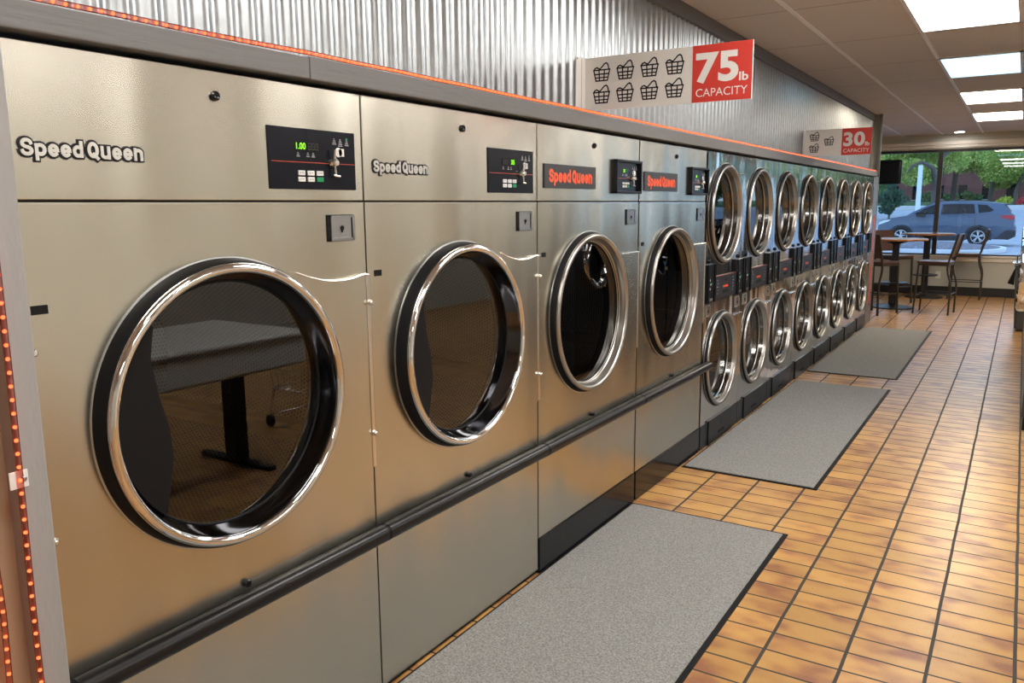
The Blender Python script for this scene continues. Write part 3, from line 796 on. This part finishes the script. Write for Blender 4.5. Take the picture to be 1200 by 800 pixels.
# ------------------------------------------------------------------ capacity signs
def basket(mb, cx, cz, w, h, f):
    q = lambda u, v: (cx + u * w, cz + v * h)
    lw = w * .075
    mb.strip([q(-.5, .12), q(.5, .12), q(.36, -.5), q(-.36, -.5), q(-.5, .12)], lw, 0, f)
    mb.strip([q(-.45, -.12), q(.45, -.12)], lw, 0, f); mb.strip([q(-.40, -.32), q(.40, -.32)], lw * .9, 0, f)
    mb.strip([q(-.17, .12), q(-.14, -.5)], lw, 0, f); mb.strip([q(.17, .12), q(.14, -.5)], lw, 0, f)
    mb.strip([q(-.5, .12), q(-.42, .23), q(-.30, .27), q(-.18, .20), q(-.10, .16)], lw, 0, f)
    mb.strip([q(-.16, .13), q(0, .28), q(.16, .45), q(.27, .50), q(.36, .44), q(.41, .30), q(.44, .12)], lw, 0, f)
def sign(y, x1, xred, label, num, grid, group='capacity signs'):
    t = thing('capacity_sign', label, 'sign', (-.14, y, 2.18), 0, group)
    x0 = .03; X1 = x1 + .14; XR_ = xred + .14
    pn = MB().box(x0, X1, -.003, .003, -.12, .12, .0008).build('sign_panel', 'signwhite', t)
    MB().box(x0, x0 + .004, -.095, .0, -.12, .12).build('mounting_flange', 'signwhite', t)
    for z in (-.11, .11): screw(MB(), x0 + .004, -.085, z, .005, .004).build('screw', 'grey_steel', t, 40)
    rb = MB().box(XR_, X1 - .0005, -.0042, -.002, -.1195, .1195).build('red_field', 'signred', pn)
    w = X1 - XR_; xc = (XR_ + X1) / 2
    f = lambda u, v, h: (u, -.0036, v)
    for (cx, cz) in grid:
        b_ = MB(); basket(b_, x0 + cx * (XR_ - x0), cz, .082, .078, f); b_.build('basket_print', 'signblack', pn, normals=False)
    text_obj('number', num, 'signwhite', rb, (xc - .022, -.0048, .022), w * .72, .128, 'y', bold=.038, spacing=1.06)
    text_obj('unit', 'lb', 'signwhite', rb, (X1 - .036, -.0048, -.024), w * .15, .036, 'y', bold=.02)
    text_obj('caption', 'CAPACITY', 'signwhite', rb, (xc, -.0048, -.080), w * .86, .034, 'y')
    return t
G8 = [(.17 + .225 * k, z) for z in (.052, -.048) for k in range(4)]
sign(3.515, .683, .420, 'white and red sign reading 75 lb capacity with eight printed baskets', '75', G8)
sign(8.06, .475, .218, 'white and red sign reading 30 lb capacity with three printed baskets', '30', [(.26, .060), (.26, -.045), (.66, .015)])

# ------------------------------------------------------------------ floor mats
def floor_mat(y0, y1, x0, x1, label, rz=0.):
    t = thing('floor_mat', label, 'mat', ((x0 + x1) / 2, (y0 + y1) / 2, 0), rz, 'grey floor mats')
    a, b_ = (x1 - x0) / 2, (y1 - y0) / 2
    MB().box(-a, a, -b_, b_, 0, .005, .002).build('rubber_edge', 'blackrub', t)
    MB().box(-a + .012, a - .022, -b_ + .02, b_ - .02, .003, .0095, .003).build('carpet', 'mat', t)
floor_mat(.95, 3.895, .006, .842, 'grey floor mat in front of the large single dryers')
floor_mat(4.62, 7.56, .022, .832, 'grey floor mat along the first stacked dryers, between two other mats', -.004)
floor_mat(8.03, 11.37, .022, .832, 'grey floor mat closest to the cafe tables and window')

# ------------------------------------------------------------------ cafe tables and chairs
def bistro_table(x, y, R, zt, label, rz):
    t = thing('bistro_table', label, 'table', (x, y, 0), rz, 'round bistro tables')
    MB().lathe([(.0001, zt), (R - .006, zt), (R, zt - .006), (R, zt - .024), (R - .008, zt - .03), (.0001, zt - .03)], axis='z', seg=56).build('table_top', 'woodtop', t, 40)
    MB().lathe([(.0001, zt - .031), (.14, zt - .031), (.16, zt - .05), (.06, zt - .08), (.05, zt - .10)], axis='z', seg=32).build('top_bracket', 'castblk', t, 40)
    MB().box(-.05, .05, -.05, .05, .045, zt - .06, .006).build('column', 'castblk', t)
    MB().lathe([(.0001, .055), (.08, .05), (.25, .028), (.295, .018), (.30, .0), (.0001, .0)], axis='z', seg=48).build('base', 'castblk', t, 40)
    fr = MB().lathe([(.185, .375), (.20, .385), (.20, .398), (.185, .402), (.0501, .402), (.0501, .375)], axis='z', seg=40, closed=True)
    fr.build('foot_ring', 'castblk', t, 40)
bistro_table(.06, 13.75, .44, 1.078, 'round wooden bistro table standing nearer the machines', .1)
bistro_table(.33, 15.55, .42, 1.105, 'round wooden bistro table close against the window', 0.)

def bar_chair(x, y, rz, label):
    """origin under the seat centre; faces +x"""
    t = thing('bar_chair', label, 'chair', (x, y, 0), rz, 'bar height chairs')
    zs = .755; hy = .20
    MB().box(-.21, .22, -.205, .205, zs - .012, zs + .022, .012, 3).build('seat', 'wood', t, 40)
    fr = MB()
    fr.box(-.20, .20, -hy - .012, -hy + .012, zs - .042, zs - .012).box(-.20, .20, hy - .012, hy + .012, zs - .042, zs - .012).box(.18, .204, -hy, hy, zs - .042, zs - .012).box(-.204, -.18, -hy, hy, zs - .042, zs - .012)
    fr.build('seat_frame', 'bronze', t)
    for s_ in (-1, 1):
        y_ = s_ * hy
        MB().tube([(.19, y_, zs - .02), (.205, y_, .4), (.225, y_ * 1.04, 0)], .012, sq=True).build('leg', 'bronze', t)
        rl = [(-.305, y_, 1.175), (-.27, y_, 1.02), (-.225, y_, .86), (-.200, y_, .77), (-.190, y_, .68), (-.205, y_, .59), (-.235, y_, .50), (-.250, y_, .42), (-.248, y_, .32), (-.245, y_ * 1.03, 0)]
        MB().tube(rl, .012, sq=True).build('leg', 'bronze', t)
        MB().tube([(-.248, y_, .30), (.21, y_, .30)], .008, sq=True).build('stretcher', 'bronze', t)
    MB().tube([(-.248, -hy, .30), (-.248, hy, .30)], .008, sq=True).build('stretcher', 'bronze', t)
    MB().tube([(.209, -hy, .27), (.209, hy, .27)], .011, sq=True).build('foot_rest', 'bronze', t)
    bk = MB().prism([(-.217, .835), (-.300, 1.172), (-.282, 1.176), (-.199, .840)], -hy + .014, hy - .014, 'y', .003)
    bk.build('backrest', 'wood', t)
    MB().tube([(-.305, -hy, 1.168), (-.305, hy, 1.168)], .009, sq=True).build('back_rail', 'bronze', t)
    return t
bar_chair(.66, 13.36, PI - .12, 'brown bar chair with curved legs standing alone before the two tables')
bar_chair(.93, 15.66, PI, 'brown bar chair tucked at the window table, facing along the glass')
bar_chair(-.07, 12.93, math.radians(64), 'brown bar chair half hidden by the far end post')
bar_chair(-.06, 14.52, math.radians(-44), 'brown bar chair behind the nearer bistro table, its back toward the window')

# ------------------------------------------------------------------ television, outlet, bin
t = thing('wall_screen', 'black flat screen on an arm behind the far end post', 'screen', (-.08, 12.60, 2.05), math.radians(-8))
MB().box(-.30, .285, -.02, .02, -.168, .168, .03, 3).build('screen_case', 'black', t, 40)
MB().box(-.27, .255, -.0225, -.018, -.14, .14, .012).build('display', 'panelblk', t)
MB().box(-.12, -.04, .02, .045, -.07, .07, .004).tube([(-.08, .03, 0), (-.15, .03, 0)], .018, 10).build('bracket', 'bright', t)
MB().tube([(-.15, .03, 0), (-.26, -.02 - .03, 0), (-.15, -.61, .0)], .018, 10).build('arm', 'grey_steel', t)
t = thing('power_outlet', 'white power outlet on the wall under the window', 'outlet', (.49, YB, .355))
MB().box(-.04, .04, -.007, 0, -.062, .062, .002).build('cover_plate', 'whitepl', t)
for z in (-.026, .026):
    s_ = MB().lathe([(.0001, -.009), (.016, -.009), (.017, -.006)], (0, 0, z), 'y', 16).build('socket', 'white', t, 40)
    MB().box(-.007, -.005, -.0095, -.0088, z - .005, z + .006).box(.005, .007, -.0095, -.0088, z - .005, z + .006).build('slot', 'blackrub', s_)

t = thing('waste_bin', 'tall dark grey waste bin at the right edge near the washers', 'bin', (1.925, 12.10, 0))
b = bmesh.new(); bmesh.ops.create_cube(b, size=1)
for v in b.verts:
    k = 1 if v.co.z < 0 else 1.22
    v.co = (v.co.x * .44 * k, v.co.y * .44 * k, .42 + v.co.z * .82)
bmesh.ops.bevel(b, geom=b.edges[:], offset=.025, segments=3, affect='EDGES')
mb = MB(); mb.merge(b); mb.build('bin_body', 'bingrey', t, 40)
MB().box(-.275, .275, -.275, .275, .815, .85, .012).build('rim', 'bingrey', t, 40)
MB().box(-.30, .26, -.24, .24, .852, .868, .006).build('tray', 'bright', t, 40)
MB().tube([(-.25, -.2, .865), (-.25, -.2, .965), (-.15, -.2, .965), (-.15, -.2, .866)], .010, 8).build('handle', 'chrome', t, 40)
MB().prism([(-.335, .60), (-.27, .78), (-.262, .78), (-.262, .58)], -.16, .16, 'y', .004).build('flap', 'black', t)

# ------------------------------------------------------------------ front-load washers across the aisle (seen at the edge and in reflections)
def washer(y, label):
    t = thing('front_load_washer', label, 'washer', (1.80, y, 0), PI, 'front load washers across the aisle')
    hw = .375; zc = 1.085
    MB().box(-.82, -.021, -hw, hw, .10, 1.42, .004).build('cabinet', 'darkgrey', t)
    MB().panel_hole(-hw, hw, .10, 1.28, 0, zc - .0, .19, 0, 64, .02, .06).build('front_panel', 'washblk', t)
    MB().box(-.02, .0, -hw, hw, 1.284, 1.42, .003).build('upper_panel', 'panelblk', t)
    MB().box(-.80, -.01, -hw + .01, hw - .01, 0, .10).build('plinth', 'black', t)
    d = MB().lathe([(.265, .004), (.268, .075), (.262, .092), (.240, .100), (.205, .08), (.185, .02), (.18, .0), (.2, -.01)], (0, 0, zc), 'x', 64, closed=True).build('door', 'darkchrome' if y > 7.3 else 'chrome', t, 40)
    gl = MB().lathe([(.184, .018), (.15, -.03), (.09, -.06), (.0001, -.07)], (0, 0, zc), 'x', 48).build('glass', 'blackgloss', d, 40)
    MB().box(.03, .075, .20, .255, zc - .05, zc + .05, .006).build('handle', 'black', d)
    MB().box(0, .004, -.3, -.12, 1.30, 1.40).build('control_panel', 'plate', t)
    MB().box(0, .012, .08, .30, 1.31, 1.395, .004).build('soap_drawer', 'grey_steel', t)
    return t
wl = ['closest to the folding table', 'second from the folding table', 'third from the folding table', 'fourth from the folding table', 'fifth from the folding table', 'beside the grey waste bin']
for i in range(6): washer(7.02 + .79 * i, 'front load washer across the aisle, ' + wl[i])
# folding table and laundry cart opposite the nearest dryers (they show as reflections in the door glass)
t = thing('folding_table', 'white laminate folding table opposite the large dryers', 'table', (2.45, 2.45, 0))
MB().box(-.46, .46, -1.05, 1.05, .84, .87, .012).box(-.44, .44, -1.03, 1.03, .66, .842, .02).build('table_top', 'white', t)
for sy in (-.8, .8): MB().box(-.05, .05, sy - .05, sy + .05, .02, .67).box(-.33, .33, sy - .03, sy + .03, 0, .03, .005).build('leg', 'black', t)
t = thing('laundry_cart', 'wheeled wire laundry cart parked at the end of the folding table', 'cart', (2.62, 4.15, 0), .1)
fr = MB()
for z in (.30, .45, .60, .75):
    k = .8 + .2 * (z - .30) / .45; a, b_ = .34 * k, .26 * k
    fr.tube([(-a, -b_, z), (a, -b_, z), (a, b_, z), (-a, b_, z), (-a, -b_, z)], .006, 6)
for i in range(-4, 5):
    fr.tube([(.27 * i / 4, -.20, .30), (.34 * i / 4, -.26, .75)], .003, 5).tube([(.27 * i / 4, .20, .30), (.34 * i / 4, .26, .75)], .003, 5).tube([(.27 * i / 4, -.20, .30), (.27 * i / 4, .20, .30)], .003, 5)
fr.build('basket', 'chrome', t, 60)
lg = MB()
for sx in (-1, 1): lg.tube([(sx * .27, -.20, .30), (sx * .30, -.23, .09), (sx * .30, .23, .09), (sx * .27, .20, .30)], .012, 8)
lg.build('frame', 'chrome', t, 60)
for sx in (-1, 1):
    for sy in (-1, 1): MB().cyl(.045, -.014, .014, (sx * .30, sy * .23, .046), 'y', 18, .004).build('wheel', 'tyre', t, 40)

# ------------------------------------------------------------------ outside: the car park
def ground_mesh(name, rows, x0, x1, m):
    b = MB(); prev = None
    for (y, z) in rows:
        a = b.b.verts.new((x0, y, z)); c = b.b.verts.new((x1, y, z))
        if prev: b.b.faces.new((prev[0], prev[1], c, a))
        prev = (a, c)
    return struct(b.build(name, m))
ground_mesh('parking_lot', [(16.3, -.02), (40, -.02), (47, .45), (55, 1.22)], -70, 50, 'asphalt')
ground_mesh('lawn', [(55.0, 1.21), (56.5, 1.30), (72, 1.65), (130, 2.2)], -110, 90, 'grass')
struct(MB().box(-70, 50, 54.6, 56.6, 1.1, 1.44, .02).build('sidewalk', 'kerb'))
# planting bed island in front of the car
t = thing('planting_bed', 'kerbed bed of dark mulch between the window and the parked car', 'planting bed', (-4, 31.6, -.02))
pts = circle_pts(0, 0, 1.0, -PI / 2, PI / 2, 16)
outer = [(4.0 + 1.3 * c / 1.0, 2.2 * s_) for c, s_ in pts] + [(-9, 2.2), (-9, -2.2)]
inner = [(4.0 + 1.12 * c, 2.02 * s_) for c, s_ in pts] + [(-8.9, 2.02), (-8.9, -2.02)]
MB().prism(outer, 0, .14, 'z', .02).build('kerb', 'kerb', t)
mb = MB(); prev = None; rings = []
for k, (s_, z) in enumerate(((1, .143), (.86, .22), (.6, .31), (.3, .36))):
    rings.append([mb.b.verts.new(((x + 2.5) * s_ - 2.5, y * s_, z + (random.uniform(-.03, .03) if s_ < .95 else 0))) for x, y in inner])
for A, B in zip(rings[:-1], rings[1:]):
    n = len(A)
    for i in range(n): mb.b.faces.new((A[i], A[(i + 1) % n], B[(i + 1) % n], B[i]))
mb.b.faces.new(rings[-1])
mb.build('mulch', 'mulch', t, 60)

# ---- parked car, side on, facing -x; near side at y = 35.1
def car():
    t = thing('car', 'blue grey suv parked side-on outside the window', 'car', (-1.03, 36.02, -.02))
    # origin under the middle of the wheelbase; x: -2.2 front .. +2.5 rear
    xf, xr = -1.33, 1.31; hw = .92
    # side outline of the whole body; wheel arches cut in
    def arch(xc, r, n=14): return [(xc + r * math.cos(PI - PI * i / n), .34 + r * math.sin(PI - PI * i / n)) for i in range(n + 1)]
    low = [(-2.16, .34), (-2.18, .55), (-2.16, .78), (-2.08, .93), (-1.85, 1.03), (-1.45, 1.10), (-1.12, 1.15), (-1.0, 1.17)]
    belt = [(-.5, 1.19), (.3, 1.20), (1.1, 1.215), (1.9, 1.22), (2.36, 1.20), (2.42, 1.10), (2.44, .95), (2.43, .80), (2.50, .70), (2.50, .52), (2.44, .36), (2.3, .27)]
    bot = [(1.31 + .43, .27)] + arch(xr, .41)[::-1] + [(.86, .22), (-.86, .22)] + arch(xf, .41)[::-1] + [(-1.8, .24), (-2.1, .26)]
    poly = low + belt + bot
    b = bmesh.new(); lay = []
    for (yy, k, kz) in ((-hw + .0, .985, 0), (-hw - .02 + .04, 1, 0), (-.6, 1.01, 0), (.6, 1.01, 0), (hw - .02, 1, 0), (hw, .985, 0)):
        lay.append([b.verts.new((x * k, yy, z)) for x, z in poly])
    n = len(poly)
    for A, B in zip(lay[:-1], lay[1:]):
        for i in range(n): b.faces.new((A[i], A[(i + 1) % n], B[(i + 1) % n], B[i]))
    b.faces.new(lay[0]); b.faces.new(lay[-1][::-1])
    mb = MB(); mb.merge(b); body = mb.build('body', 'car', t, 35)
    # greenhouse: tapering inwards to the roof
    gh = [(-1.18, 1.14), (-.95, 1.28), (-.55, 1.50), (-.32, 1.60), (.0, 1.655), (.6, 1.68), (1.3, 1.665), (1.85, 1.61), (2.12, 1.56), (2.10, 1.53), (2.33, 1.22), (2.33, 1.14)]
    b = bmesh.new(); lay = []
    for s_ in (-1, 1):
        lay.append([b.verts.new((x, s_ * (hw - .02 - max(0, z - 1.17) * .42), z)) for x, z in gh])
    mid = [b.verts.new((x, 0, z + (.03 if z > 1.3 else 0))) for x, z in gh]
    n = len(gh)
    for A, B in ((lay[0], mid), (mid, lay[1])):
        for i in range(n - 1): b.faces.new((A[i], A[i + 1], B[i + 1], B[i]))
    b.faces.new(lay[0]); b.faces.new(lay[1][::-1])
    mb = MB(); mb.merge(b); mb.build('roof', 'car', t, 40)
    def side(poly, name, m, off=.004, par=t):
        for s_ in (-1, 1):
            q = MB(); vs = [q.b.verts.new((x, s_ * (hw - .02 + off - max(0, z - 1.17) * .42), z)) for x, z in poly]
            vi = [q.b.verts.new((x, s_ * (hw - .05 + off - max(0, z - 1.17) * .42), z)) for x, z in poly]
            q.b.faces.new(vs); q.b.faces.new(vi)
            for i in range(len(poly)): q.b.faces.new((vs[i], vs[(i + 1) % len(poly)], vi[(i + 1) % len(poly)], vi[i]))
            q.build(name, m, par)
    side([(-.92, 1.205), (-.55, 1.435), (-.30, 1.545), (-.05, 1.575), (-.08, 1.205)], 'side_window', 'carglass')
    side([(.02, 1.205), (.05, 1.58), (.60, 1.595), (1.10, 1.575), (1.17, 1.235)], 'side_window', 'carglass')
    side([(1.28, 1.25), (1.22, 1.565), (1.52, 1.54), (1.76, 1.36), (1.66, 1.29)], 'side_window', 'carglass')
    # windscreen and rear window
    q = MB(); 
    for pts_ in ([(-1.10, 1.20), (-.36, 1.585)], [(2.115, 1.53), (2.30, 1.28)]):
        (x0_, z0_), (x1_, z1_) = pts_; dx = -.012 if x0_ < 0 else .012
        w0 = hw - .09 - max(0, z0_ - 1.17) * .42; w1 = hw - .09 - max(0, z1_ - 1.17) * .42
        q.b.faces.new([q.b.verts.new(p) for p in ((x0_ + dx, -w0, z0_ + .012), (x0_ + dx, w0, z0_ + .012), (x1_ + dx, w1, z1_ + .016), (x1_ + dx, -w1, z1_ + .016))])
    q.build('windscreen', 'carglass', t)
    for s_ in (-1, 1):
        yy = s_ * hw
        for xc in (xf, xr):
            wa = MB().lathe([(.355, -.02), (.455, -.02), (.46, 0), (.45, .014), (.36, .014)], (xc, yy, .34), 'y', 28, closed=True, a0=-.25, a1=PI + .25)
            for v in wa.b.verts:
                if s_ < 0: v.co.y = 2 * yy - v.co.y
            wa.build('wheel_arch', 'clad', t, 40)
            wh = thing_child = MB().lathe([(.20, -.10), (.30, -.105), (.345, -.085), (.36, -.05), (.36, .05), (.345, .085), (.30, .105), (.22, .10)], (xc, s_ * (hw - .13), .36), 'y', 40, closed=True).build('wheel', 'tyre', t, 40)
            al = MB(); yo = s_ * (hw - .022)
            al.lathe([(.215, -.03), (.235, -.03), (.24, .0), (.23, .012), (.212, .0)], (xc, yo, .36), 'y', 36, closed=True)
            al.cyl(.055, -.02, .012, (xc, yo, .36), 'y', 18, .004)
            for k in range(5):
                a = 2 * PI * k / 5 + PI / 2
                c_, n_ = math.cos(a), math.sin(a)
                for o_ in (-.16, .16):
                    c2, n2 = math.cos(a + o_), math.sin(a + o_)
                    al.tube([(xc + c_ * .05, yo, .36 + n_ * .05), (xc + c2 * .22, yo, .36 + n2 * .22)], [.022, .017], 6)
            al.build('alloy_rim', 'alloy', wh, 40)
            MB().cyl(.21, -.012, .012, (xc, yo - s_ * .045, .36), 'y', 30).build('wheel_shade', 'tyre', wh)  # dark disc stands in for the shade between the spokes
        # sill cladding, handles, mirror, lamps
        MB().box(-.85, .87, yy - .02, yy + .016, .20, .40, .01).build('sill', 'clad', t)
        MB().box(-.30 + .1, -.02 + .05, yy - .01, yy + .03, 1.075, 1.105, .008).build('door_handle', 'car', t)
        MB().box(.86, 1.09, yy - .01, yy + .03, 1.09, 1.12, .008).build('door_handle', 'car', t)
        m_ = MB().box(-.80, -.52, yy + s_ * .02, yy + s_ * .02 + s_ * .20, 1.12, 1.27, .018).build('mirror', 'black', t, 50)
        MB().prism([(1.95, 1.10), (2.15, 1.17), (2.43, 1.15), (2.45, 1.02), (2.30, 1.00)], yy - s_ * .16, yy + s_ * .012, 'y', .004).build('tail_lamp', 'tail', t)
        MB().prism([(-2.17, .78), (-1.80, .93), (-1.72, 1.0), (-1.95, .97), (-2.12, .90)], yy - s_ * .16, yy + s_ * .008, 'y', .004).build('head_lamp', 'headl', t)
        MB().prism([(1.80, .30), (1.95, .36), (2.20, .62), (2.52, .60), (2.50, .38), (2.3, .26)], yy - s_ * .2, yy + s_ * .010, 'y', .004).build('bumper_corner', 'clad', t)
        sm_ = MB()
        for xx in (-.02 - .02, 1.18):
            sm_.box(xx - .006, xx + .006, yy - .004, yy + .0035, .42, 1.17)
        sm_.build('door_seam', 'clad', t)
        MB().tube([(-.2, s_ * .68, 1.675), (.2, s_ * .67, 1.71), (1.3, s_ * .67, 1.705), (1.7, s_ * .67, 1.665)], .016, 8).build('roof_rail', 'clad', t, 50)
    MB().box(2.40, 2.515, -.75, .75, .36, .60, .02).build('rear_bumper', 'clad', t)
    MB().box(-2.205, -2.14, -.62, .62, .40, .75, .02).build('grille', 'black', t)
    MB().box(2.05, 2.24, -.60, .60, 1.545, 1.585, .012).build('spoiler', 'car', t)
    return t
car()

# ---- trees, shrubs, pole, brick building
def blob_leaves(mb, c, rad, n, size):
    for _ in range(n):
        while True:
            p = Vector((random.uniform(-1, 1), random.uniform(-1, 1), random.uniform(-1, 1)))
            if .2 < p.length < 1: break
        p = Vector((c[0] + p.x * rad[0], c[1] + p.y * rad[1], c[2] + p.z * rad[2]))
        s_ = size * random.uniform(.6, 1.3)
        a = Vector((random.gauss(0, 1), random.gauss(0, 1), random.gauss(0, .6))).normalized(); bb = a.orthogonal().normalized()
        bb = (Matrix.Rotation(random.uniform(0, 6.28), 3, a) @ bb); c2 = a.cross(bb)
        q = [p + bb * s_, p + c2 * s_ * .5, p - bb * s_, p - c2 * s_ * .5]
        mb.b.faces.new([mb.b.verts.new(v) for v in q])
def tree(x, y, z0, label, blobs, leafm, trunk, n=1150, size=.085, cat='tree', name='tree'):
    t = thing(name, label, cat, (x, y, z0))
    if trunk:
        tr = MB()
        for pts_, rr in trunk: tr.tube(pts_, rr, 9)
        tr.build('trunk', 'bark', t, 60)
    mb = MB()
    for (c, r) in blobs:
        blob_leaves(mb, c, r, int(n * (r[0] * r[2]) ** .5), size)
    mb.build('foliage', leafm, t, normals=False)
    return t
def rb(cx, cz, rx, rz_, k, r=.9, cy=0., ry=1.6):
    out = []
    for _ in range(k):
        a = random.uniform(0, 2 * PI); q = math.sqrt(random.random())
        out.append(((cx + rx * q * math.cos(a), cy + random.uniform(-ry, ry), cz + rz_ * q * math.sin(a)), (r * random.uniform(.8, 1.4), r, r * random.uniform(.5, .9))))
    return out
# z values below are above each tree's own base
tree(-.35, 64, 1.55, 'full green tree standing behind the middle of the car', rb(0, 3.4, 2.2, 2.0, 34, 1.0), 'leaf1', [([(0, 0, 0), (.05, 0, 1.4), (.1, 0, 3)], [.17, .14, .08]), ([(.05, 0, 1.4), (.9, 0, 2.6)], [.09, .04]), ([(.05, 0, 1.5), (-.9, .2, 2.8)], [.09, .04])])
tree(2.1, 60, 1.45, 'green tree with a pale trunk beyond the rear of the car', rb(.0, 3.2, 2.4, 2.0, 30, 1.0), 'leaf1', [([(-.95, 0, 0), (-.95, 0, .9), (-.6, 0, 2.2), (0, 0, 3.2)], [.13, .12, .10, .05])])
tree(-3.4, 48, .6, 'leafy tree with an arching branch beside the light pole', rb(-.6, 4.1, 2.5, 1.7, 36, .85), 'leaf1', [([(1.15, -.6, 0), (1.12, -.8, 2.0), (1.0, -1.6, 2.75), (.55, -2.2, 3.05), (.1, -2.3, 2.85), (-.1, -2.2, 2.5)], [.22, .17, .12, .09, .07, .03]), ([(1.12, -.8, 2.0), (1.2, -.4, 3.2), (1.7, .2, 3.9)], [.15, .10, .04])])
tree(-7.5, 66, 1.6, 'dark green tree standing behind the arching tree', rb(0, 3.6, 3.4, 2.6, 40, 1.2), 'leaf2', [([(0, 0, 0), (0, 0, 4)], [.25, .12])], size=.11)
tree(-2.6, 70, 1.65, 'dark green tree shading the brick building front', rb(0, 5.6, 3.4, 1.9, 34, 1.2), 'leaf2', [([(-.4, 0, 0), (-.3, 0, 3), (0, 0, 5.2)], [.20, .17, .10])], size=.11)
tree(6.0, 70, 1.65, 'dark green tree at the far side of the building', rb(0, 3.8, 3.2, 2.8, 40, 1.2), 'leaf2', [([(0, 0, 0), (0, 0, 4)], [.22, .12])], size=.11)
tree(-14, 72, 1.65, 'dark green tree closing the far edge of the lawn', rb(0, 4.0, 4.2, 3.2, 46, 1.4), 'leaf2', [([(0, 0, 0), (0, 0, 4)], [.22, .12])], size=.12)
tree(2.8, 76, 1.7, 'tall dark tree rising behind the pale-trunked tree', rb(0, 5.2, 2.8, 2.4, 34, 1.2), 'leaf2', [([(0, 0, 0), (0, 0, 5)], [.22, .12])], size=.11)
tree(12, 64, 1.6, 'broad green tree standing alone well to the right of the parked car', rb(0, 2.4, 2.6, 1.4, 22, 1.0), 'leaf1', [([(0, 0, 0), (0, 0, 2.5)], [.22, .12])], size=.11)
tree(20, 66, 1.6, 'broad dark tree at the far right end of the lawn', rb(0, 2.6, 3.0, 1.5, 24, 1.1), 'leaf2', [([(0, 0, 0), (0, 0, 2.6)], [.22, .12])], size=.11)
tree(-4.75, 50, .74, 'dark conical shrub by the sidewalk', rb(0, .95, .55, .75, 14, .38, ry=.4) + [((0, 0, 1.75), (.28, .3, .35))], 'leaf3', [([(0, 0, 0), (0, 0, 1.2)], [.06, .04])], n=330, size=.11, cat='shrub', name='shrub')
for k, (x, m, lb) in enumerate(((-5.3, 'leaf2', 'low green shrub under the brick wall windows, beside the pole'), (-3.75, 'leaf2', 'low green shrub between two brick wall windows'), (-2.1, 'leaf2', 'low green shrub under the middle brick wall window'), (3.6, 'leaf3', 'wide dark hedge block at the right of the lawn'))):
    wdt = 1.0 if k < 3 else 2.6
    tree(x, 78 if k < 3 else 66, 1.72 if k < 3 else 1.5, lb, rb(0, .35 if k < 3 else .75, wdt * .5, .3, 7 if k < 3 else 12, .36 if k < 3 else .6, ry=.4), m, None, n=260, size=.13, cat='shrub', name='shrub')
t = tree(.62, 58.6, 1.36, 'yellow green round shrub on the lawn behind the car', rb(0, .3, .3, .16, 6, .26, ry=.2), 'flowery', None, n=330, size=.09, cat='shrub', name='shrub')
t = tree(1.5, 58.6, 1.36, 'clump of red flowers on the lawn beside the yellow green shrub', rb(0, .3, .2, .12, 4, .20, ry=.2), 'flowerred', None, n=330, size=.08, cat='flowers', name='flower_clump')
t = thing('light_pole', 'pale blue-white car park light pole beside the car bonnet', 'pole', (-2.82, 45, .25))
MB().cyl(.24, 0, .75, axis='z', seg=24, bev=.02).build('footing', 'kerb', t, 40)
MB().cyl(.115, .75, 3.2, axis='z', seg=20, r2=.105).build('pole_shaft', 'polewhite', t, 40)
t = thing('brick_building', 'long red brick building with dark paned windows behind the trees', 'building', (-3, 80, 1.7))
MB().box(-26, 22, 0, 8, 0, 5.4).build('wall', 'brick', t)
MB().box(-26.3, 22.3, -.3, 8.3, 5.4, 5.7).build('roof', 'clad', t)
for k in range(-8, 9):
    x = .05 + 1.78 * k
    w = MB().box(x - .33, x + .33, -.03, .05, .20, 1.40).build('window', 'carglass', t)
    fr = MB()
    for u in (-.33, -.11, .11, .33): fr.box(x + u - .015, x + u + .015, -.045, -.03, .2, 1.4)
    for z in (.2, .5, .8, 1.1, 1.4): fr.box(x - .33, x + .33, -.045, -.03, z - .015, z + .015)
    fr.build('glazing_bar', 'clad', w)
    MB().box(x - .42, x + .42, -.08, .02, .10, .18).build('window_sill', 'kerb', t)

# ------------------------------------------------------------------ sky
wd = bpy.data.worlds.new('sky'); S.world = wd; wd.use_nodes = True
N = wd.node_tree.nodes; L = wd.node_tree.links; N.clear()
out = N.new('ShaderNodeOutputWorld'); bg = N.new('ShaderNodeBackground'); L.new(bg.outputs[0], out.inputs[0])
tc = N.new('ShaderNodeTexCoord'); sp = N.new('ShaderNodeSeparateXYZ'); L.new(tc.outputs['Generated'], sp.inputs[0])
r = N.new('ShaderNodeValToRGB'); r.color_ramp.elements[0].position = .0; r.color_ramp.elements[0].color = (.60, .80, 1, 1)
r.color_ramp.elements[1].position = .8; r.color_ramp.elements[1].color = (.38, .62, 1, 1)
L.new(sp.outputs['Z'], r.inputs[0]); L.new(r.outputs[0], bg.inputs[0]); bg.inputs[1].default_value = 1.75

# ------------------------------------------------------------------ look
S.view_settings.view_transform = 'Standard'; S.view_settings.look = 'None'; S.view_settings.gamma = 1; S.view_settings.use_curve_mapping = False
S.view_settings.exposure = 0.52
